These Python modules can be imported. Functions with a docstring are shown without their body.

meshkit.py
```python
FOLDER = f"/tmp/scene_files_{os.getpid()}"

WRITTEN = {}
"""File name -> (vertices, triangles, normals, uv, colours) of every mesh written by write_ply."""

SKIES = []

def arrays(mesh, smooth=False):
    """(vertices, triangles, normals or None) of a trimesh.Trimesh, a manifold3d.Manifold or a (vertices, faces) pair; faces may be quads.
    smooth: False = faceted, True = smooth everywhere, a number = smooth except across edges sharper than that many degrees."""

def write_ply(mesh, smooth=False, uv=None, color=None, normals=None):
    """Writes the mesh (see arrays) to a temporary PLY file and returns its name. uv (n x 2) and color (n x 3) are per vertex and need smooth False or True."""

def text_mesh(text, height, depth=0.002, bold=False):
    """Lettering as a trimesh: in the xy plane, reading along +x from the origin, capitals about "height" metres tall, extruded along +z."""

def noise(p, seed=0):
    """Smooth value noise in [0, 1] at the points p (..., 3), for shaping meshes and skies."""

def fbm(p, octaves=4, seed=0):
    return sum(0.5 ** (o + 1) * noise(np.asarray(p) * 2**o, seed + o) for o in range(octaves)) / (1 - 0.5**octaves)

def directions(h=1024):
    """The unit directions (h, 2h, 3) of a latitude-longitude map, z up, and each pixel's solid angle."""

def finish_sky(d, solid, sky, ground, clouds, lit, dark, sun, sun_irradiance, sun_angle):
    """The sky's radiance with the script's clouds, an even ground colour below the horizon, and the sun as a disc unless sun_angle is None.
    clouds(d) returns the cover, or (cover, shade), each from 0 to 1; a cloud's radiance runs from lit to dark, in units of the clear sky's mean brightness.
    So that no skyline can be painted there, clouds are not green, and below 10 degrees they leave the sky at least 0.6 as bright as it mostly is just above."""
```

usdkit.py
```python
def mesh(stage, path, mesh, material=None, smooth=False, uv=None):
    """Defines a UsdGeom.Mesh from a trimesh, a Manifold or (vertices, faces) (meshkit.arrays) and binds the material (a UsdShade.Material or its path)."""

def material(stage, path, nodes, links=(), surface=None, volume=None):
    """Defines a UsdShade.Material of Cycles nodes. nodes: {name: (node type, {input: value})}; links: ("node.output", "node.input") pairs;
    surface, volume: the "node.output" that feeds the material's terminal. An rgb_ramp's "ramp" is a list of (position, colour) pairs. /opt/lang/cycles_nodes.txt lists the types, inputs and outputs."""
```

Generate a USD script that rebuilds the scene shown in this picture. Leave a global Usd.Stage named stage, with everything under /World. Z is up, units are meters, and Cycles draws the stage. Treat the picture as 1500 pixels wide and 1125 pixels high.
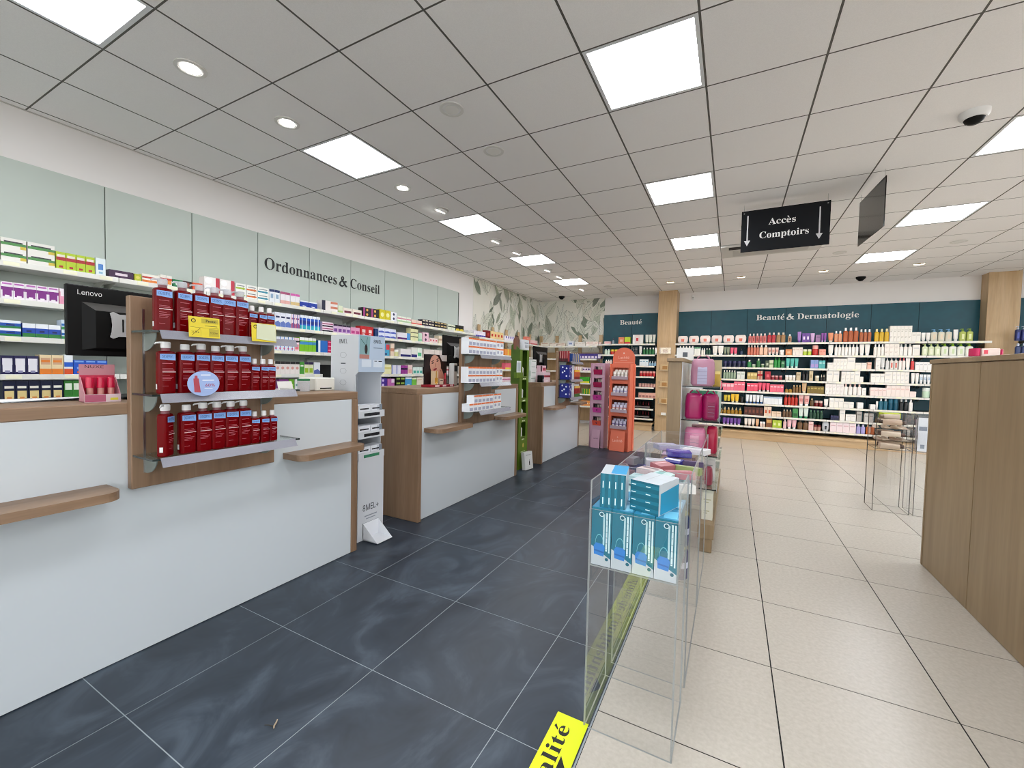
import math, random, glob
import numpy as np, trimesh, usdkit
from pxr import Usd, UsdGeom, UsdLux, UsdShade, Gf, Sdf, Vt

stage = Usd.Stage.CreateInMemory()
UsdGeom.SetStageUpAxis(stage, UsdGeom.Tokens.z)
UsdGeom.SetStageMetersPerUnit(stage, 1.0)
UsdGeom.Xform.Define(stage, '/World')
UsdGeom.Scope.Define(stage, '/World/Looks')

# ------------------------------------------------------------------ camera, light, exposure
FPX, YAW, PITCH, ROLL, EYE = 612.17, 0.48399, -0.035963, 0.021982, 1.28
cy, sy, cp, sp = math.cos(YAW), math.sin(YAW), math.cos(PITCH), math.sin(PITCH)
_f = np.array([-sy * cp, cy * cp, sp]); _r = np.array([cy, sy, 0.0]); _u = np.cross(_r, _f)
RIGHT = math.cos(ROLL) * _r + math.sin(ROLL) * _u
UP = -math.sin(ROLL) * _r + math.cos(ROLL) * _u
FWD = _f
cam = UsdGeom.Camera.Define(stage, '/World/camera')
cam.CreateHorizontalApertureAttr(36.0); cam.CreateVerticalApertureAttr(27.0)
cam.CreateFocalLengthAttr(36.0 * FPX / 1500)
cam.CreateClippingRangeAttr(Gf.Vec2f(0.02, 100))
cam.AddTransformOp().Set(Gf.Matrix4d(*RIGHT, 0, *UP, 0, *(-FWD), 0, 0, 0, EYE, 1))
EXPOSURE = 0.93
cam.CreateExposureAttr(EXPOSURE)
PANEL_STRENGTH = 9.0      # ceiling LED panels
SPOT_STRENGTH = 22.0      # lit ceiling downlights
SKY_STRENGTH = 0.65        # overcast daylight through the shop windows
WARM_SPOT = 4.0           # warm spots in the row along the far wall


sky = UsdLux.DomeLight.Define(stage, '/World/sky')
sky.CreateIntensityAttr(SKY_STRENGTH); sky.CreateColorAttr(Gf.Vec3f(.96, .98, 1.0))


def y_on(u, x, z):        # y of the point of the line (x, z) seen in picture column u
    n = RIGHT - (u - 750) / FPX * FWD
    return -(n[0] * x + n[2] * (z - EYE)) / n[1]


def x_on(u, y, z):
    n = RIGHT - (u - 750) / FPX * FWD
    return -(n[1] * y + n[2] * (z - EYE)) / n[0]


# ------------------------------------------------------------------ materials
DEEP = 1.15      # printed colours were read off the lit photograph


def lin(h):
    h = h.strip('#')
    if len(h) == 3:
        h = ''.join(c * 2 for c in h)
    c = [int(h[i:i + 2], 16) / 255 for i in (0, 2, 4)]
    return tuple((x / 12.92 if x <= .04045 else ((x + .055) / 1.055) ** 2.4) ** DEEP for x in c)


_m = {}


def col(h, rough=.4, metal=0.0, spec=.5, coat=0.0):
    k = (h, rough, metal, spec, coat)
    if k not in _m:
        _m[k] = usdkit.material(stage, f'/World/Looks/plain_{len(_m)}', {'p': ('principled_bsdf', {'base_color': lin(h), 'roughness': rough, 'metallic': metal, 'specular_ior_level': spec, 'coat_weight': coat})}, surface='p.BSDF')
    return _m[k]


PRINT = usdkit.material(stage, '/World/Looks/printed_card', {'a': ('attribute', {'attribute': 'tint'}), 'p': ('principled_bsdf', {'roughness': .38})}, [('a.color', 'p.base_color')], surface='p.BSDF')


def emis(name, c, s):
    return usdkit.material(stage, '/World/Looks/' + name, {'e': ('emission', {'color': c, 'strength': s})}, surface='e.emission')


PANEL_E = emis('led_panel', (.93, .955, 1.0), PANEL_STRENGTH)
SPOT_E = emis('lit_spot', (1.0, .97, .93), SPOT_STRENGTH)
WARM_E = emis('warm_spot', (1.0, .72, .38), WARM_SPOT * 40)


def wood(name, a, b, c, scale, rough=.42):
    return usdkit.material(stage, '/World/Looks/' + name, {
        'g': ('geometry', {}), 'm': ('mapping', {'scale': scale}), 'n': ('noise_texture', {'scale': 1.0, 'detail': 6, 'roughness': .62, 'distortion': .6}),
        'm2': ('mapping', {'scale': tuple(v * 7 for v in scale)}), 'n2': ('noise_texture', {'scale': 1.0, 'detail': 3, 'roughness': .6}),
        'r': ('rgb_ramp', {'ramp': [(.25, lin(a)), (.5, lin(b)), (.75, lin(c))]}), 'r2': ('rgb_ramp', {'ramp': [(.3, (.82, .82, .82)), (.6, (1, 1, 1))]}),
        'x': ('mix', {'mix_type': 'multiply', 'fac': .5}), 'b': ('bump', {'strength': .12, 'distance': .002}), 'p': ('principled_bsdf', {'roughness': rough})},
        [('g.position', 'm.vector'), ('m.vector', 'n.vector'), ('g.position', 'm2.vector'), ('m2.vector', 'n2.vector'), ('n.fac', 'r.fac'), ('n2.fac', 'r2.fac'), ('r.color', 'x.color1'), ('r2.color', 'x.color2'),
         ('x.color', 'p.base_color'), ('n2.fac', 'b.height'), ('b.normal', 'p.normal')], surface='p.BSDF')


W1 = ('866c54', '987d65', 'a78d75')
WOOD_V = wood('oak_vertical', *W1, (9, 9, .7))
WOOD_H = wood('oak_horizontal', *W1, (12, .8, 12))
WOOD_P = wood('oak_pale', 'c0a37c', 'ccb08a', 'd8bf9c', (8, 8, .6))
WOOD_PX = wood('oak_pale_horizontal', 'c0a37c', 'ccb08a', 'd8bf9c', (.7, 9, 9))
WOOD_C = wood('oak_brown', '8d7759', '9b8567', 'a99475', (7, 7, .55))
WHITE = col('d0d6da', .35)
SHELFWHITE = col('e6e6e2', .35)
PLASTER = col('efecea', .8)
BLACK = col('050607', .5, 0, .22)
STEEL = col('c8c8c8', .28, 1.0)


def noisy(name, cols, scale, rough=(.3, .45), bump=0.0, stretch=(1, 1, 1), spec=.5, detail=6, dist=0.0, wide=(.3, .7)):
    n = {'g': ('geometry', {}), 'm': ('mapping', {'scale': stretch}), 'n': ('noise_texture', {'scale': scale, 'detail': detail, 'roughness': .6, 'distortion': dist}),
         'r': ('rgb_ramp', {'ramp': [(wide[0] + (wide[1] - wide[0]) * i / (len(cols) - 1), lin(c)) for i, c in enumerate(cols)]}), 'q': ('map_range', {'to_min': rough[0], 'to_max': rough[1]}),
         'p': ('principled_bsdf', {'specular_ior_level': spec})}
    l = [('g.position', 'm.vector'), ('m.vector', 'n.vector'), ('n.fac', 'r.fac'), ('r.color', 'p.base_color'), ('n.fac', 'q.value'), ('q.result', 'p.roughness')]
    if bump:
        n['b'] = ('bump', {'strength': bump, 'distance': .003}); l += [('n.fac', 'b.height'), ('b.normal', 'p.normal')]
    return usdkit.material(stage, '/World/Looks/' + name, n, l, surface='p.BSDF')


SLATE = noisy('slate_tile', ['323b46', '3d4753', '55606c'], 3.0, (.30, .5), .05, (1, .6, 1), .45, 9, 1.6, (.34, .68))
BEIGE = noisy('cream_tile', ['c6c0b5', 'cfc9bf'], 60, (.24, .3), 0, spec=.5, detail=2)
CEIL = noisy('mineral_tile', ['f5f3f2', 'fbf9f8'], 220, (.9, .9), 0, spec=.2, detail=2)
SAGE = col('c6cfc8', .5)
TEAL = noisy('teal_laminate', ['125866', '166270'], 8, (.42, .5))
PAPERWALL = col('e9e8df', .7)


def clear(name, tint, ior=1.45, rough=.0):      # a pane that reflects more at grazing angles and lets light through
    return usdkit.material(stage, '/World/Looks/' + name, {'t': ('transparent_bsdf', {'color': tint}), 'g': ('glossy_bsdf', {'color': (1, 1, 1), 'roughness': rough}), 'f': ('layer_weight', {'blend': .5}),
                           'pw': ('math', {'math_type': 'power', 'value2': 4.0}), 'ma': ('math', {'math_type': 'multiply_add', 'value2': .6, 'value3': .07}), 'm': ('mix_closure', {})},
                           [('f.facing', 'pw.value1'), ('pw.value', 'ma.value1'), ('ma.value', 'm.fac'), ('t.BSDF', 'm.closure1'), ('g.BSDF', 'm.closure2')], surface='m.closure')


ACRYLIC = clear('clear_acrylic', (.965, .97, .97))
GLASSY = clear('shelf_glass', (.90, .95, .94))
STRIP = usdkit.material(stage, '/World/Looks/frosted_strip', {'t': ('transparent_bsdf', {'color': (.8, .82, .84)}), 'p': ('principled_bsdf', {'base_color': (.36, .36, .42), 'roughness': .22}), 'm': ('mix_closure', {'fac': .72})}, [('t.BSDF', 'm.closure1'), ('p.BSDF', 'm.closure2')], surface='m.closure')
EDGE = usdkit.material(stage, '/World/Looks/acrylic_edge', {'t': ('transparent_bsdf', {'color': (.7, .73, .73)}), 'p': ('principled_bsdf', {'base_color': (.55, .57, .57), 'roughness': .15}), 'm': ('mix_closure', {'fac': .5})}, [('t.BSDF', 'm.closure1'), ('p.BSDF', 'm.closure2')], surface='m.closure')
EDGE_D = col('55534f', .2)
CLEARPLASTIC = usdkit.material(stage, '/World/Looks/milky_plastic', {'t': ('transparent_bsdf', {'color': (.85, .85, .87)}), 'p': ('principled_bsdf', {'base_color': (.75, .76, .8), 'roughness': .25}), 'm': ('mix_closure', {'fac': .55})}, [('t.BSDF', 'm.closure1'), ('p.BSDF', 'm.closure2')], surface='m.closure')

# ------------------------------------------------------------------ scene helpers
_used = {}


def numbered(parent, name):
    k = (parent, name); n = _used.get(k, 0); _used[k] = n + 1
    return name if n == 0 else f'{name}_{n:03d}'


def keys(p, label=None, cat=None, group=None, kind=None):
    for k, v in (('label', label), ('category', cat), ('group', group), ('kind', kind)):
        if v:
            p.SetCustomDataByKey(k, v)
    return p


def thing(name, label, cat, loc=(0, 0, 0), rz=0.0, group=None):
    x = UsdGeom.Xform.Define(stage, '/World/' + numbered('/World', name))
    x.AddTranslateOp().Set(Gf.Vec3d(*map(float, loc))); x.AddRotateZOp().Set(float(rz))
    return keys(x.GetPrim(), label, cat, group)


def setting(name):
    return keys(UsdGeom.Xform.Define(stage, '/World/' + numbered('/World', name)).GetPrim(), kind='structure')


def copy(root, label, loc, rz, group=None):
    x = UsdGeom.Xform.Define(stage, '/World/' + numbered('/World', _kind[root.GetPath()]))
    x.GetPrim().GetReferences().AddInternalReference(root.GetPath())
    op = x.GetOrderedXformOps()
    op[0].Set(Gf.Vec3d(*map(float, loc))); op[1].Set(float(rz))
    x.GetPrim().SetInstanceable(True)
    return keys(x.GetPrim(), label, None, group)


_kind = {}


class MB:                       # collects geometry of ONE mesh
    def __init__(s):
        s.v, s.f, s.c, s.n = [], [], [], 0

    def add(s, v, f, c=None):
        v = np.asarray(v, float); f = np.asarray(f, int)
        if f.ndim == 2 and f.shape[1] == 4:
            f = np.vstack([f[:, [0, 1, 2]], f[:, [0, 2, 3]]])
        s.v.append(v); s.f.append(f + s.n); s.n += len(v)
        s.c.append(np.tile(np.array(lin(c) if isinstance(c, str) else (c or (.8, .8, .8))), (len(v), 1)))
        return s

    def tm(s, m, c=None):
        return s.add(m.vertices, m.faces, c)

    def box(s, x0, x1, y0, y1, z0, z1, c=None):
        v = np.array([(x, y, z) for x in (x0, x1) for y in (y0, y1) for z in (z0, z1)], float)
        f = [(0, 1, 3, 2), (4, 6, 7, 5), (0, 4, 5, 1), (2, 3, 7, 6), (0, 2, 6, 4), (1, 5, 7, 3)]
        for q in f:
            s.add(v[list(q)], [(0, 1, 2, 3)], c)
        return s

    def quad(s, p, c=None):
        return s.add(p, [(0, 1, 2, 3)], c)

    def poly(s, pts, o, ex, ey, c=None, thick=0.0):   # flat polygon (convex or fan-able) in the plane o + a*ex + b*ey
        o, ex, ey = (np.asarray(a, float) for a in (o, ex, ey))
        v = np.array([o + a * ex + b * ey for a, b in pts]); n = len(v)
        return s.add(np.vstack([v, v.mean(0)]), [(i, (i + 1) % n, n) for i in range(n)], c)

    def tube(s, pts, r, n=8, c=None, cap=True):
        pts = np.asarray(pts, float); rr = np.broadcast_to(r, len(pts)); rings = []
        t = np.gradient(pts, axis=0)
        up = np.array([0, 0, 1.0]) if abs(t[0][2]) < .9 * np.linalg.norm(t[0]) else np.array([1.0, 0, 0])
        for p, d, q in zip(pts, t, rr):
            d = d / np.linalg.norm(d); a = np.cross(d, up); a /= np.linalg.norm(a); b = np.cross(a, d)
            ang = np.arange(n) * 2 * math.pi / n
            rings.append(p + q * (np.cos(ang)[:, None] * a + np.sin(ang)[:, None] * b))
        return s.rings(rings, c, cap)

    def rings(s, rings, c=None, cap=True):
        n = len(rings[0]); v = np.vstack(rings); f = []
        for k in range(len(rings) - 1):
            for i in range(n):
                j = (i + 1) % n
                f.append((k * n + i, k * n + j, (k + 1) * n + j, (k + 1) * n + i))
        f = np.array(f); f = np.vstack([f[:, [0, 1, 2]], f[:, [0, 2, 3]]])
        if cap:
            m = len(v); v = np.vstack([v, np.mean(rings[0], 0), np.mean(rings[-1], 0)]); q = (len(rings) - 1) * n
            f = np.vstack([f, [((i + 1) % n, i, m) for i in range(n)], [(q + i, q + (i + 1) % n, m + 1) for i in range(n)]])
        return s.add(v, f, c)

    def loft(s, secs, n=14, e=2.0, c=None, at=(0, 0, 0)):   # secs: (z, half width x, half depth y [, exponent])
        out = []
        for q in secs:
            z, a, b = q[:3]; k = q[3] if len(q) > 3 else e
            t = np.arange(n) * 2 * math.pi / n + math.pi / n
            cx, sx = np.cos(t), np.sin(t)
            out.append(np.stack([at[0] + a * np.sign(cx) * abs(cx) ** (2 / k), at[1] + b * np.sign(sx) * abs(sx) ** (2 / k), np.full(n, at[2] + z)], 1))
        return s.rings(out, c)

    def mesh(s):
        return np.vstack(s.v), np.vstack(s.f)


def part(parent, name, mb, mat=None, label=None, smooth=False, kind=None, tint=False):
    pp = str(parent.GetPath()) if not isinstance(parent, str) else parent
    if isinstance(mb, MB):
        m = mb.mesh()
    else:
        m = mb
    g = usdkit.mesh(stage, f'{pp}/{numbered(pp, name)}', m, PRINT if tint else mat, smooth=smooth)
    if tint:
        UsdGeom.PrimvarsAPI(g).CreatePrimvar('tint', Sdf.ValueTypeNames.Color3fArray, 'vertex').Set(Vt.Vec3fArray.FromNumpy(np.vstack(mb.c).astype(np.float32)))
    return keys(g.GetPrim(), label, kind=kind)


def B(*a):
    return MB().box(*a)


def chamfer(x0, x1, y0, y1, z0, z1, b=.003):
    p = []
    for x, sx in ((x0, 1), (x1, -1)):
        for y, sy_ in ((y0, 1), (y1, -1)):
            for z, sz in ((z0, 1), (z1, -1)):
                p += [(x, y + sy_ * b, z + sz * b), (x + sx * b, y, z + sz * b), (x + sx * b, y + sy_ * b, z)]
    h = trimesh.convex.convex_hull(np.array(p)); return h


def prism(poly, o, ex, ey, t):      # extruded convex polygon
    ex, ey = np.asarray(ex, float), np.asarray(ey, float); n = np.cross(ex, ey)
    a = np.array([np.asarray(o) + p * ex + q * ey for p, q in poly]); k = len(a)
    v = np.vstack([a, a + n * t, [a.mean(0)], [a.mean(0) + n * t]])
    f = []
    for i in range(k):
        j = (i + 1) % k
        f += [(j, i, 2 * k), (k + i, k + j, 2 * k + 1), (i, j, k + j), (i, k + j, k + i)]
    return trimesh.Trimesh(v, f, process=False)


def place(m, o, ex, ey):           # text mesh (xy plane, +z out) to o + x*ex + y*ey
    ex, ey = np.asarray(ex, float), np.asarray(ey, float); n = np.cross(ex, ey)
    v = np.asarray(m.vertices)
    return trimesh.Trimesh(np.asarray(o) + v[:, :1] * ex + v[:, 1:2] * ey + v[:, 2:] * n, m.faces, process=False)


# ------------------------------------------------------------------ lettering
_font = {}


def font(kind):
    from PIL import ImageFont
    if kind not in _font:
        n = {'serif': 'NotoSansMath-Regular', 'sans': 'Inter'}[kind]
        _font[kind] = ImageFont.truetype(glob.glob(f'/opt/blender-*/*/datafiles/fonts/{n}.woff2')[0], 96)
    return _font[kind]


def glyph(ch, kind, thin=0):
    """(mesh with capitals 1 high at the origin, advance)."""
    from PIL import Image, ImageDraw
    from shapely import affinity, box, union_all
    f = font(kind); base = {'é': 'e', 'è': 'e'}.get(ch, ch); g = base
    if kind == 'serif':
        if 'A' <= base <= 'Z':
            g = chr(0x1D400 + ord(base) - 65)
        elif 'a' <= base <= 'z':
            g = chr(0x1D41A + ord(base) - 97)
    W, H, BX, BY = 220, 200, 40, 130
    im = Image.new('L', (W, H)); d = ImageDraw.Draw(im); adv = f.getlength(g)
    cap = 65.0 if kind == 'serif' else 70.0
    if ch == '&' and kind == 'serif':
        P = [(.93, .03), (.62, .34), (.36, .66), (.27, .80), (.30, .93), (.42, 1.0), (.54, .93), (.55, .80), (.45, .66), (.22, .46), (.08, .28), (.08, .12), (.22, .0), (.42, .0), (.60, .12), (.74, .34), (.80, .52)]
        Wd = [13, 14, 13, 10, 8, 7, 8, 9, 8, 10, 14, 14, 11, 8, 7, 6, 6]
        from scipy.interpolate import CubicSpline
        t = np.arange(len(P)); tt = np.linspace(0, len(P) - 1, 200); q = CubicSpline(t, P)(tt); w = np.interp(tt, t, Wd)
        for (a, b), k in zip(q, w):
            d.ellipse((BX + a * 66 - k / 2, BY - b * 64 - k / 2, BX + a * 66 + k / 2, BY - b * 64 + k / 2), fill=255)
        d.rectangle((BX + 45, BY - 38, BX + 66, BY - 33), fill=255); d.rectangle((BX + 52, BY - 5, BX + 70, BY), fill=255)
        adv = 76
    else:
        d.text((BX, BY), g, 255, f, anchor='ls')
    if ch in 'éè':
        s = 1 if ch == 'é' else -1; c0 = BX + adv / 2
        d.polygon([(c0 - s * 5, BY - 52), (c0 - s * 1, BY - 51), (c0 + s * 15, BY - 68), (c0 + s * 6, BY - 73)], fill=255)
    on = np.pad(np.asarray(im) > 127, ((0, 0), (1, 1))).astype(np.int8)
    rows, starts = np.nonzero(np.diff(on, axis=1) == 1); ends = np.nonzero(np.diff(on, axis=1) == -1)[1]
    if not len(rows):
        return None, adv / cap
    sh = union_all(box(starts, -rows - 1, ends, -rows)).buffer(.6).buffer(-.6).simplify(.7)
    if thin:
        sh = sh.intersection(affinity.translate(sh, -thin, 0)).buffer(.15)
        sh = affinity.translate(sh, thin / 2, 0)
    sh = affinity.affine_transform(sh, [1 / cap, 0, 0, 1 / cap, -BX / cap, BY / cap])
    return trimesh.util.concatenate([trimesh.creation.extrude_polygon(p, 1.0, engine='earcut') for p in getattr(sh, 'geoms', [sh])]), adv / cap


_g = {}


def text(s, height, depth=.001, kind='serif', width=None, thin=0):
    """list of (character, mesh), starting at x = 0; stretched to width if given"""
    x, out = 0.0, []
    for ch in s:
        if ch == ' ':
            x += .32; continue
        if (ch, kind, thin) not in _g:
            _g[ch, kind, thin] = glyph(ch, kind, thin)
        m, a = _g[ch, kind, thin]
        if m is not None:
            v = np.array(m.vertices) + (x, 0, 0); out.append((ch, v, m.faces))
        x += a
    k = height if width is None else width / x
    return [(c, trimesh.Trimesh(v * (k, height, depth), f, process=False)) for c, v, f in out], x * k


def textmesh(s, height, depth=.001, kind='serif', width=None, thin=0):
    t, w = text(s, height, depth, kind, width, thin)
    return trimesh.util.concatenate([m for _, m in t]), w


# ================================================================== THE ROOM
CZ = 3.03
GX, GY = -4.403, 1.051          # ceiling lattice
SX0, SX1 = -4.5, 6.3
YB, YF = -2.7, 9.95
DARK_X, DARK_Y = -.403, 6.86

floor = setting('floor')
part(floor, 'grout_bed', B(SX0, SX1, YB, YF, -.06, -.0012), col('24211e', .8), 'dark grout under the cream tiles')
part(floor, 'grout_bed', B(SX0, DARK_X, YB, DARK_Y, -.02, -.0007), col('a4adb2', .7), 'light grout under the slate tiles')


def tiles(parent, name, xs, ys, gap, z, mat, keep, vary=None):
    for i in range(len(xs) - 1):
        for j in range(len(ys) - 1):
            if keep(i, j):
                part(parent, name, B(xs[i] + gap, xs[i + 1] - gap, ys[j] + gap, ys[j + 1] - gap, z - .012, z), mat)


xs = [-4.5, -4.295, -3.695, -3.095, -2.495, -1.895, -1.295, -.695, DARK_X - .004]
ys = [-1.143 + .6 * k for k in range(14)] + [DARK_Y - .004]
ys = [y for y in ys if y <= DARK_Y]
tiles(floor, 'slate_tile', xs, ys, .0018, 0, SLATE, lambda i, j: not (xs[i + 1] < -2.6 and j < 2))
xb = [DARK_X + .6 * k for k in range(12)]; yb = [-.279 + .6 * k for k in range(17)] + [9.9]
tiles(floor, 'cream_tile', xb, yb, .0026, 0, BEIGE, lambda i, j: True)
xc = [-4.5, -4.003, -3.403, -2.803, -2.203, -1.603, -1.003, DARK_X]; yc = [DARK_Y, 6.921, 7.521, 8.121, 8.721, 9.321, 9.9]
tiles(floor, 'cream_tile', xc, yc, .0026, 0, BEIGE, lambda i, j: True)

ceiling = setting('ceiling')
part(ceiling, 'ceiling_slab', B(SX0, SX1, YB, YF, CZ + .3, CZ + .4), PLASTER)
PANELS = [(2, j) for j in (-4, -1, 2, 5, 8, 11)] + [(6, j) for j in (-4, -1, 2, 5, 8, 11)] + [(10, j) for j in (-4, -1, 2, 5, 8, 11)] + [(14, j) for j in (-1, 2, 5, 8, 11)]
AC = [(7, 9), (8, 9)]
HOLES = set(PANELS) | set(AC)
SPOTJ = 12.62
RECESS = {(int(i), 12): (GX + .6 * i, GY + .6 * SPOTJ) for i in (5.47, 7.48, 9.48, 11.47)}
g = MB()
x_ = [SX0] + [GX + .6 * i for i in range(0, 18)]; y_ = [YB] + [GY + .6 * j for j in range(-6, 15)] + [YF]
for x in x_[1:]:
    g.box(x - .0058, x + .0058, YB, YF, CZ - .0004, CZ + .035)
for y in y_[1:-1]:
    g.box(SX0, SX1, y - .0046, y + .0046, CZ - .0003, CZ + .034)
part(ceiling, 'ceiling_grid', g, col('6a6762', .6))
st = MB()
for i in range(-1, 17):
    for j in range(-7, 15):
        if (i, j) in HOLES:
            continue
        a, b = (SX0 if i < 0 else GX + .6 * i), GX + .6 * (i + 1)
        c, d = (YB if j == -7 else GY + .6 * j), (YF if j == 14 else GY + .6 * (j + 1))
        q = (a + .0048, b - .0048, c + .0042, d - .0042, CZ, CZ + .0014)
        if (i, j) in RECESS:
            from shapely.geometry import Point as _Pt, box as _bx
            part(ceiling, 'ceiling_tile', trimesh.creation.extrude_polygon(_bx(q[0], q[2], q[1], q[3]).difference(_Pt(*RECESS[i, j]).buffer(.063)), .0014, engine='earcut').apply_translation((0, 0, CZ)), CEIL)
        elif i <= 14 and j >= -2 and (i + j > -2):
            part(ceiling, 'ceiling_tile', B(*q), CEIL)
        else:
            st.box(*q)
part(ceiling, 'ceiling_field', st, CEIL, 'ceiling tiles beyond those picked apart', kind='stuff')
part(ceiling, 'edge_trim', B(SX0, SX0 + .03, YB, YF, CZ - .006, CZ), col('c9c6c0', .5), 'wall angle along the left wall')


# walls
def leafprint(parent, o, ex, ez, n, W, z0, z1, seed):
    rnd = random.Random(seed); m = MB(); ex, ez = np.asarray(ex, float), np.asarray(ez, float); nn = np.cross(ex, ez)
    for k in range(n):
        L = rnd.uniform(.16, .52) if k > n * .3 else rnd.uniform(.35, .7)
        w = L * rnd.uniform(.24, .42); a = rnd.uniform(-.9, .9) + math.pi / 2 + (math.pi if rnd.random() < .4 else 0)
        px, pz = rnd.uniform(.02, W - .02), rnd.uniform(z0, z1)
        d = np.array([math.cos(a), math.sin(a)]); s = np.array([-d[1], d[0]])
        tone = rnd.choice(['b0b8a6', 'd4d8cb', 'e2e4da', 'e8e9e0', 'c4cbba', 'dadccf', '8c9888', 'e6e7dd', 'e2dfd4', 'e9eae2'])
        ts = np.linspace(0, 1, 9); wd = np.sin(math.pi * ts ** .8) * w / 2
        pts = [np.array([px, pz]) + d * L * t + s * q for t, q in zip(ts, wd)] + [np.array([px, pz]) + d * L * t - s * q for t, q in zip(ts[::-1][1:-1], wd[::-1][1:-1])]
        pts = [(min(max(p[0], 0), W), min(max(p[1], z0), z1)) for p in pts]
        lift = .001 + k * .0001
        outline = [tuple(np.array([px, pz]) + d * L * .5 + (np.array(p) - (np.array([px, pz]) + d * L * .5)) * 1.035) for p in pts]
        outline = [(min(max(p[0], 0), W), min(max(p[1], z0), z1)) for p in outline]
        m.poly(outline, np.asarray(o) + nn * lift, ex, ez, '8f968a' if rnd.random() < .5 else 'b0b4a6')
        if rnd.random() < .93:
            m.poly(pts, np.asarray(o) + nn * (lift + .00003), ex, ez, tone)
        for q in [(0, 0)] + [(t, sg) for t in (.2, .35, .5, .65, .8) for sg in (-1, 1)]:
            b0 = np.array([px, pz]) + d * L * q[0]
            e0 = np.array([px, pz]) + d * L * (1 if q == (0, 0) else min(1, q[0] + .18)) + s * (0 if q == (0, 0) else q[1] * np.interp(min(1, q[0] + .18), ts, wd) * .9)
            v = e0 - b0; l = np.linalg.norm(v)
            if l < 1e-6:
                continue
            pv = np.array([-v[1], v[0]]) / l * (.0035 if q == (0, 0) else .0018)
            c4 = [(min(max(p[0], 0), W), min(max(p[1], z0), z1)) for p in (b0 - pv, e0 - pv * .4, e0 + pv * .4, b0 + pv)]
            m.quad([np.asarray(o) + nn * (lift + .00006) + p[0] * ex + p[1] * ez for p in c4], '6f776c')
    part(parent, 'leaf_print', m, tint=True, label='grey green leaves printed on the wallpaper', kind='stuff')


WX = -4.48                        # face of the left wall
wl = setting('wall_left')
part(wl, 'plaster', B(WX - .12, WX, YB, YF, 0, CZ + .3), PLASTER)
for k in range(-6, 9):
    y0 = .855 + .606 * k
    y1 = min(y0 + .606, 6.36)
    part(wl, 'wall_panel', B(WX, WX + .02, y0 + .0035, y1 - .0035, .05, 2.655), SAGE)
part(wl, 'panel_backing', B(WX, WX + .006, -2.7, 6.352, .05, 2.652), col('6a716b', .7))
part(wl, 'wallpaper', B(WX, WX + .004, 6.83, YF, 1.2, CZ + .01), PAPERWALL)
leafprint(wl, (WX + .0045, 6.83, 0), (0, 1, 0), (0, 0, 1), 105, YF - 6.83, 1.75, CZ, 5)

wf = setting('wall_far')
part(wf, 'plaster', B(SX0, SX1, YF, YF + .12, 0, CZ + .3), PLASTER)
part(wf, 'wallpaper', B(WX + .004, -2.76, YF - .004, YF, 1.2, CZ + .01), PAPERWALL)
leafprint(wf, (WX + .004, YF - .0045, 0), (1, 0, 0), (0, 0, 1), 64, -2.76 - WX, 1.75, CZ, 8)
SEAMS = [-2.765, -2.098, -1.50]
for a, b in zip(SEAMS[:-1], SEAMS[1:]):
    part(wf, 'wall_panel', B(a + .003, b - .003, YF - .02, YF, .05, 2.62), TEAL)
SEAM2 = [-1.095, -.433, .24, .905, 1.565, 2.23, 2.89, 3.66]
for a, b in zip(SEAM2[:-1], SEAM2[1:]):
    part(wf, 'wall_panel', B(a + .003, b - .003, YF - .02, YF, .05, 2.62), TEAL)
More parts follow.
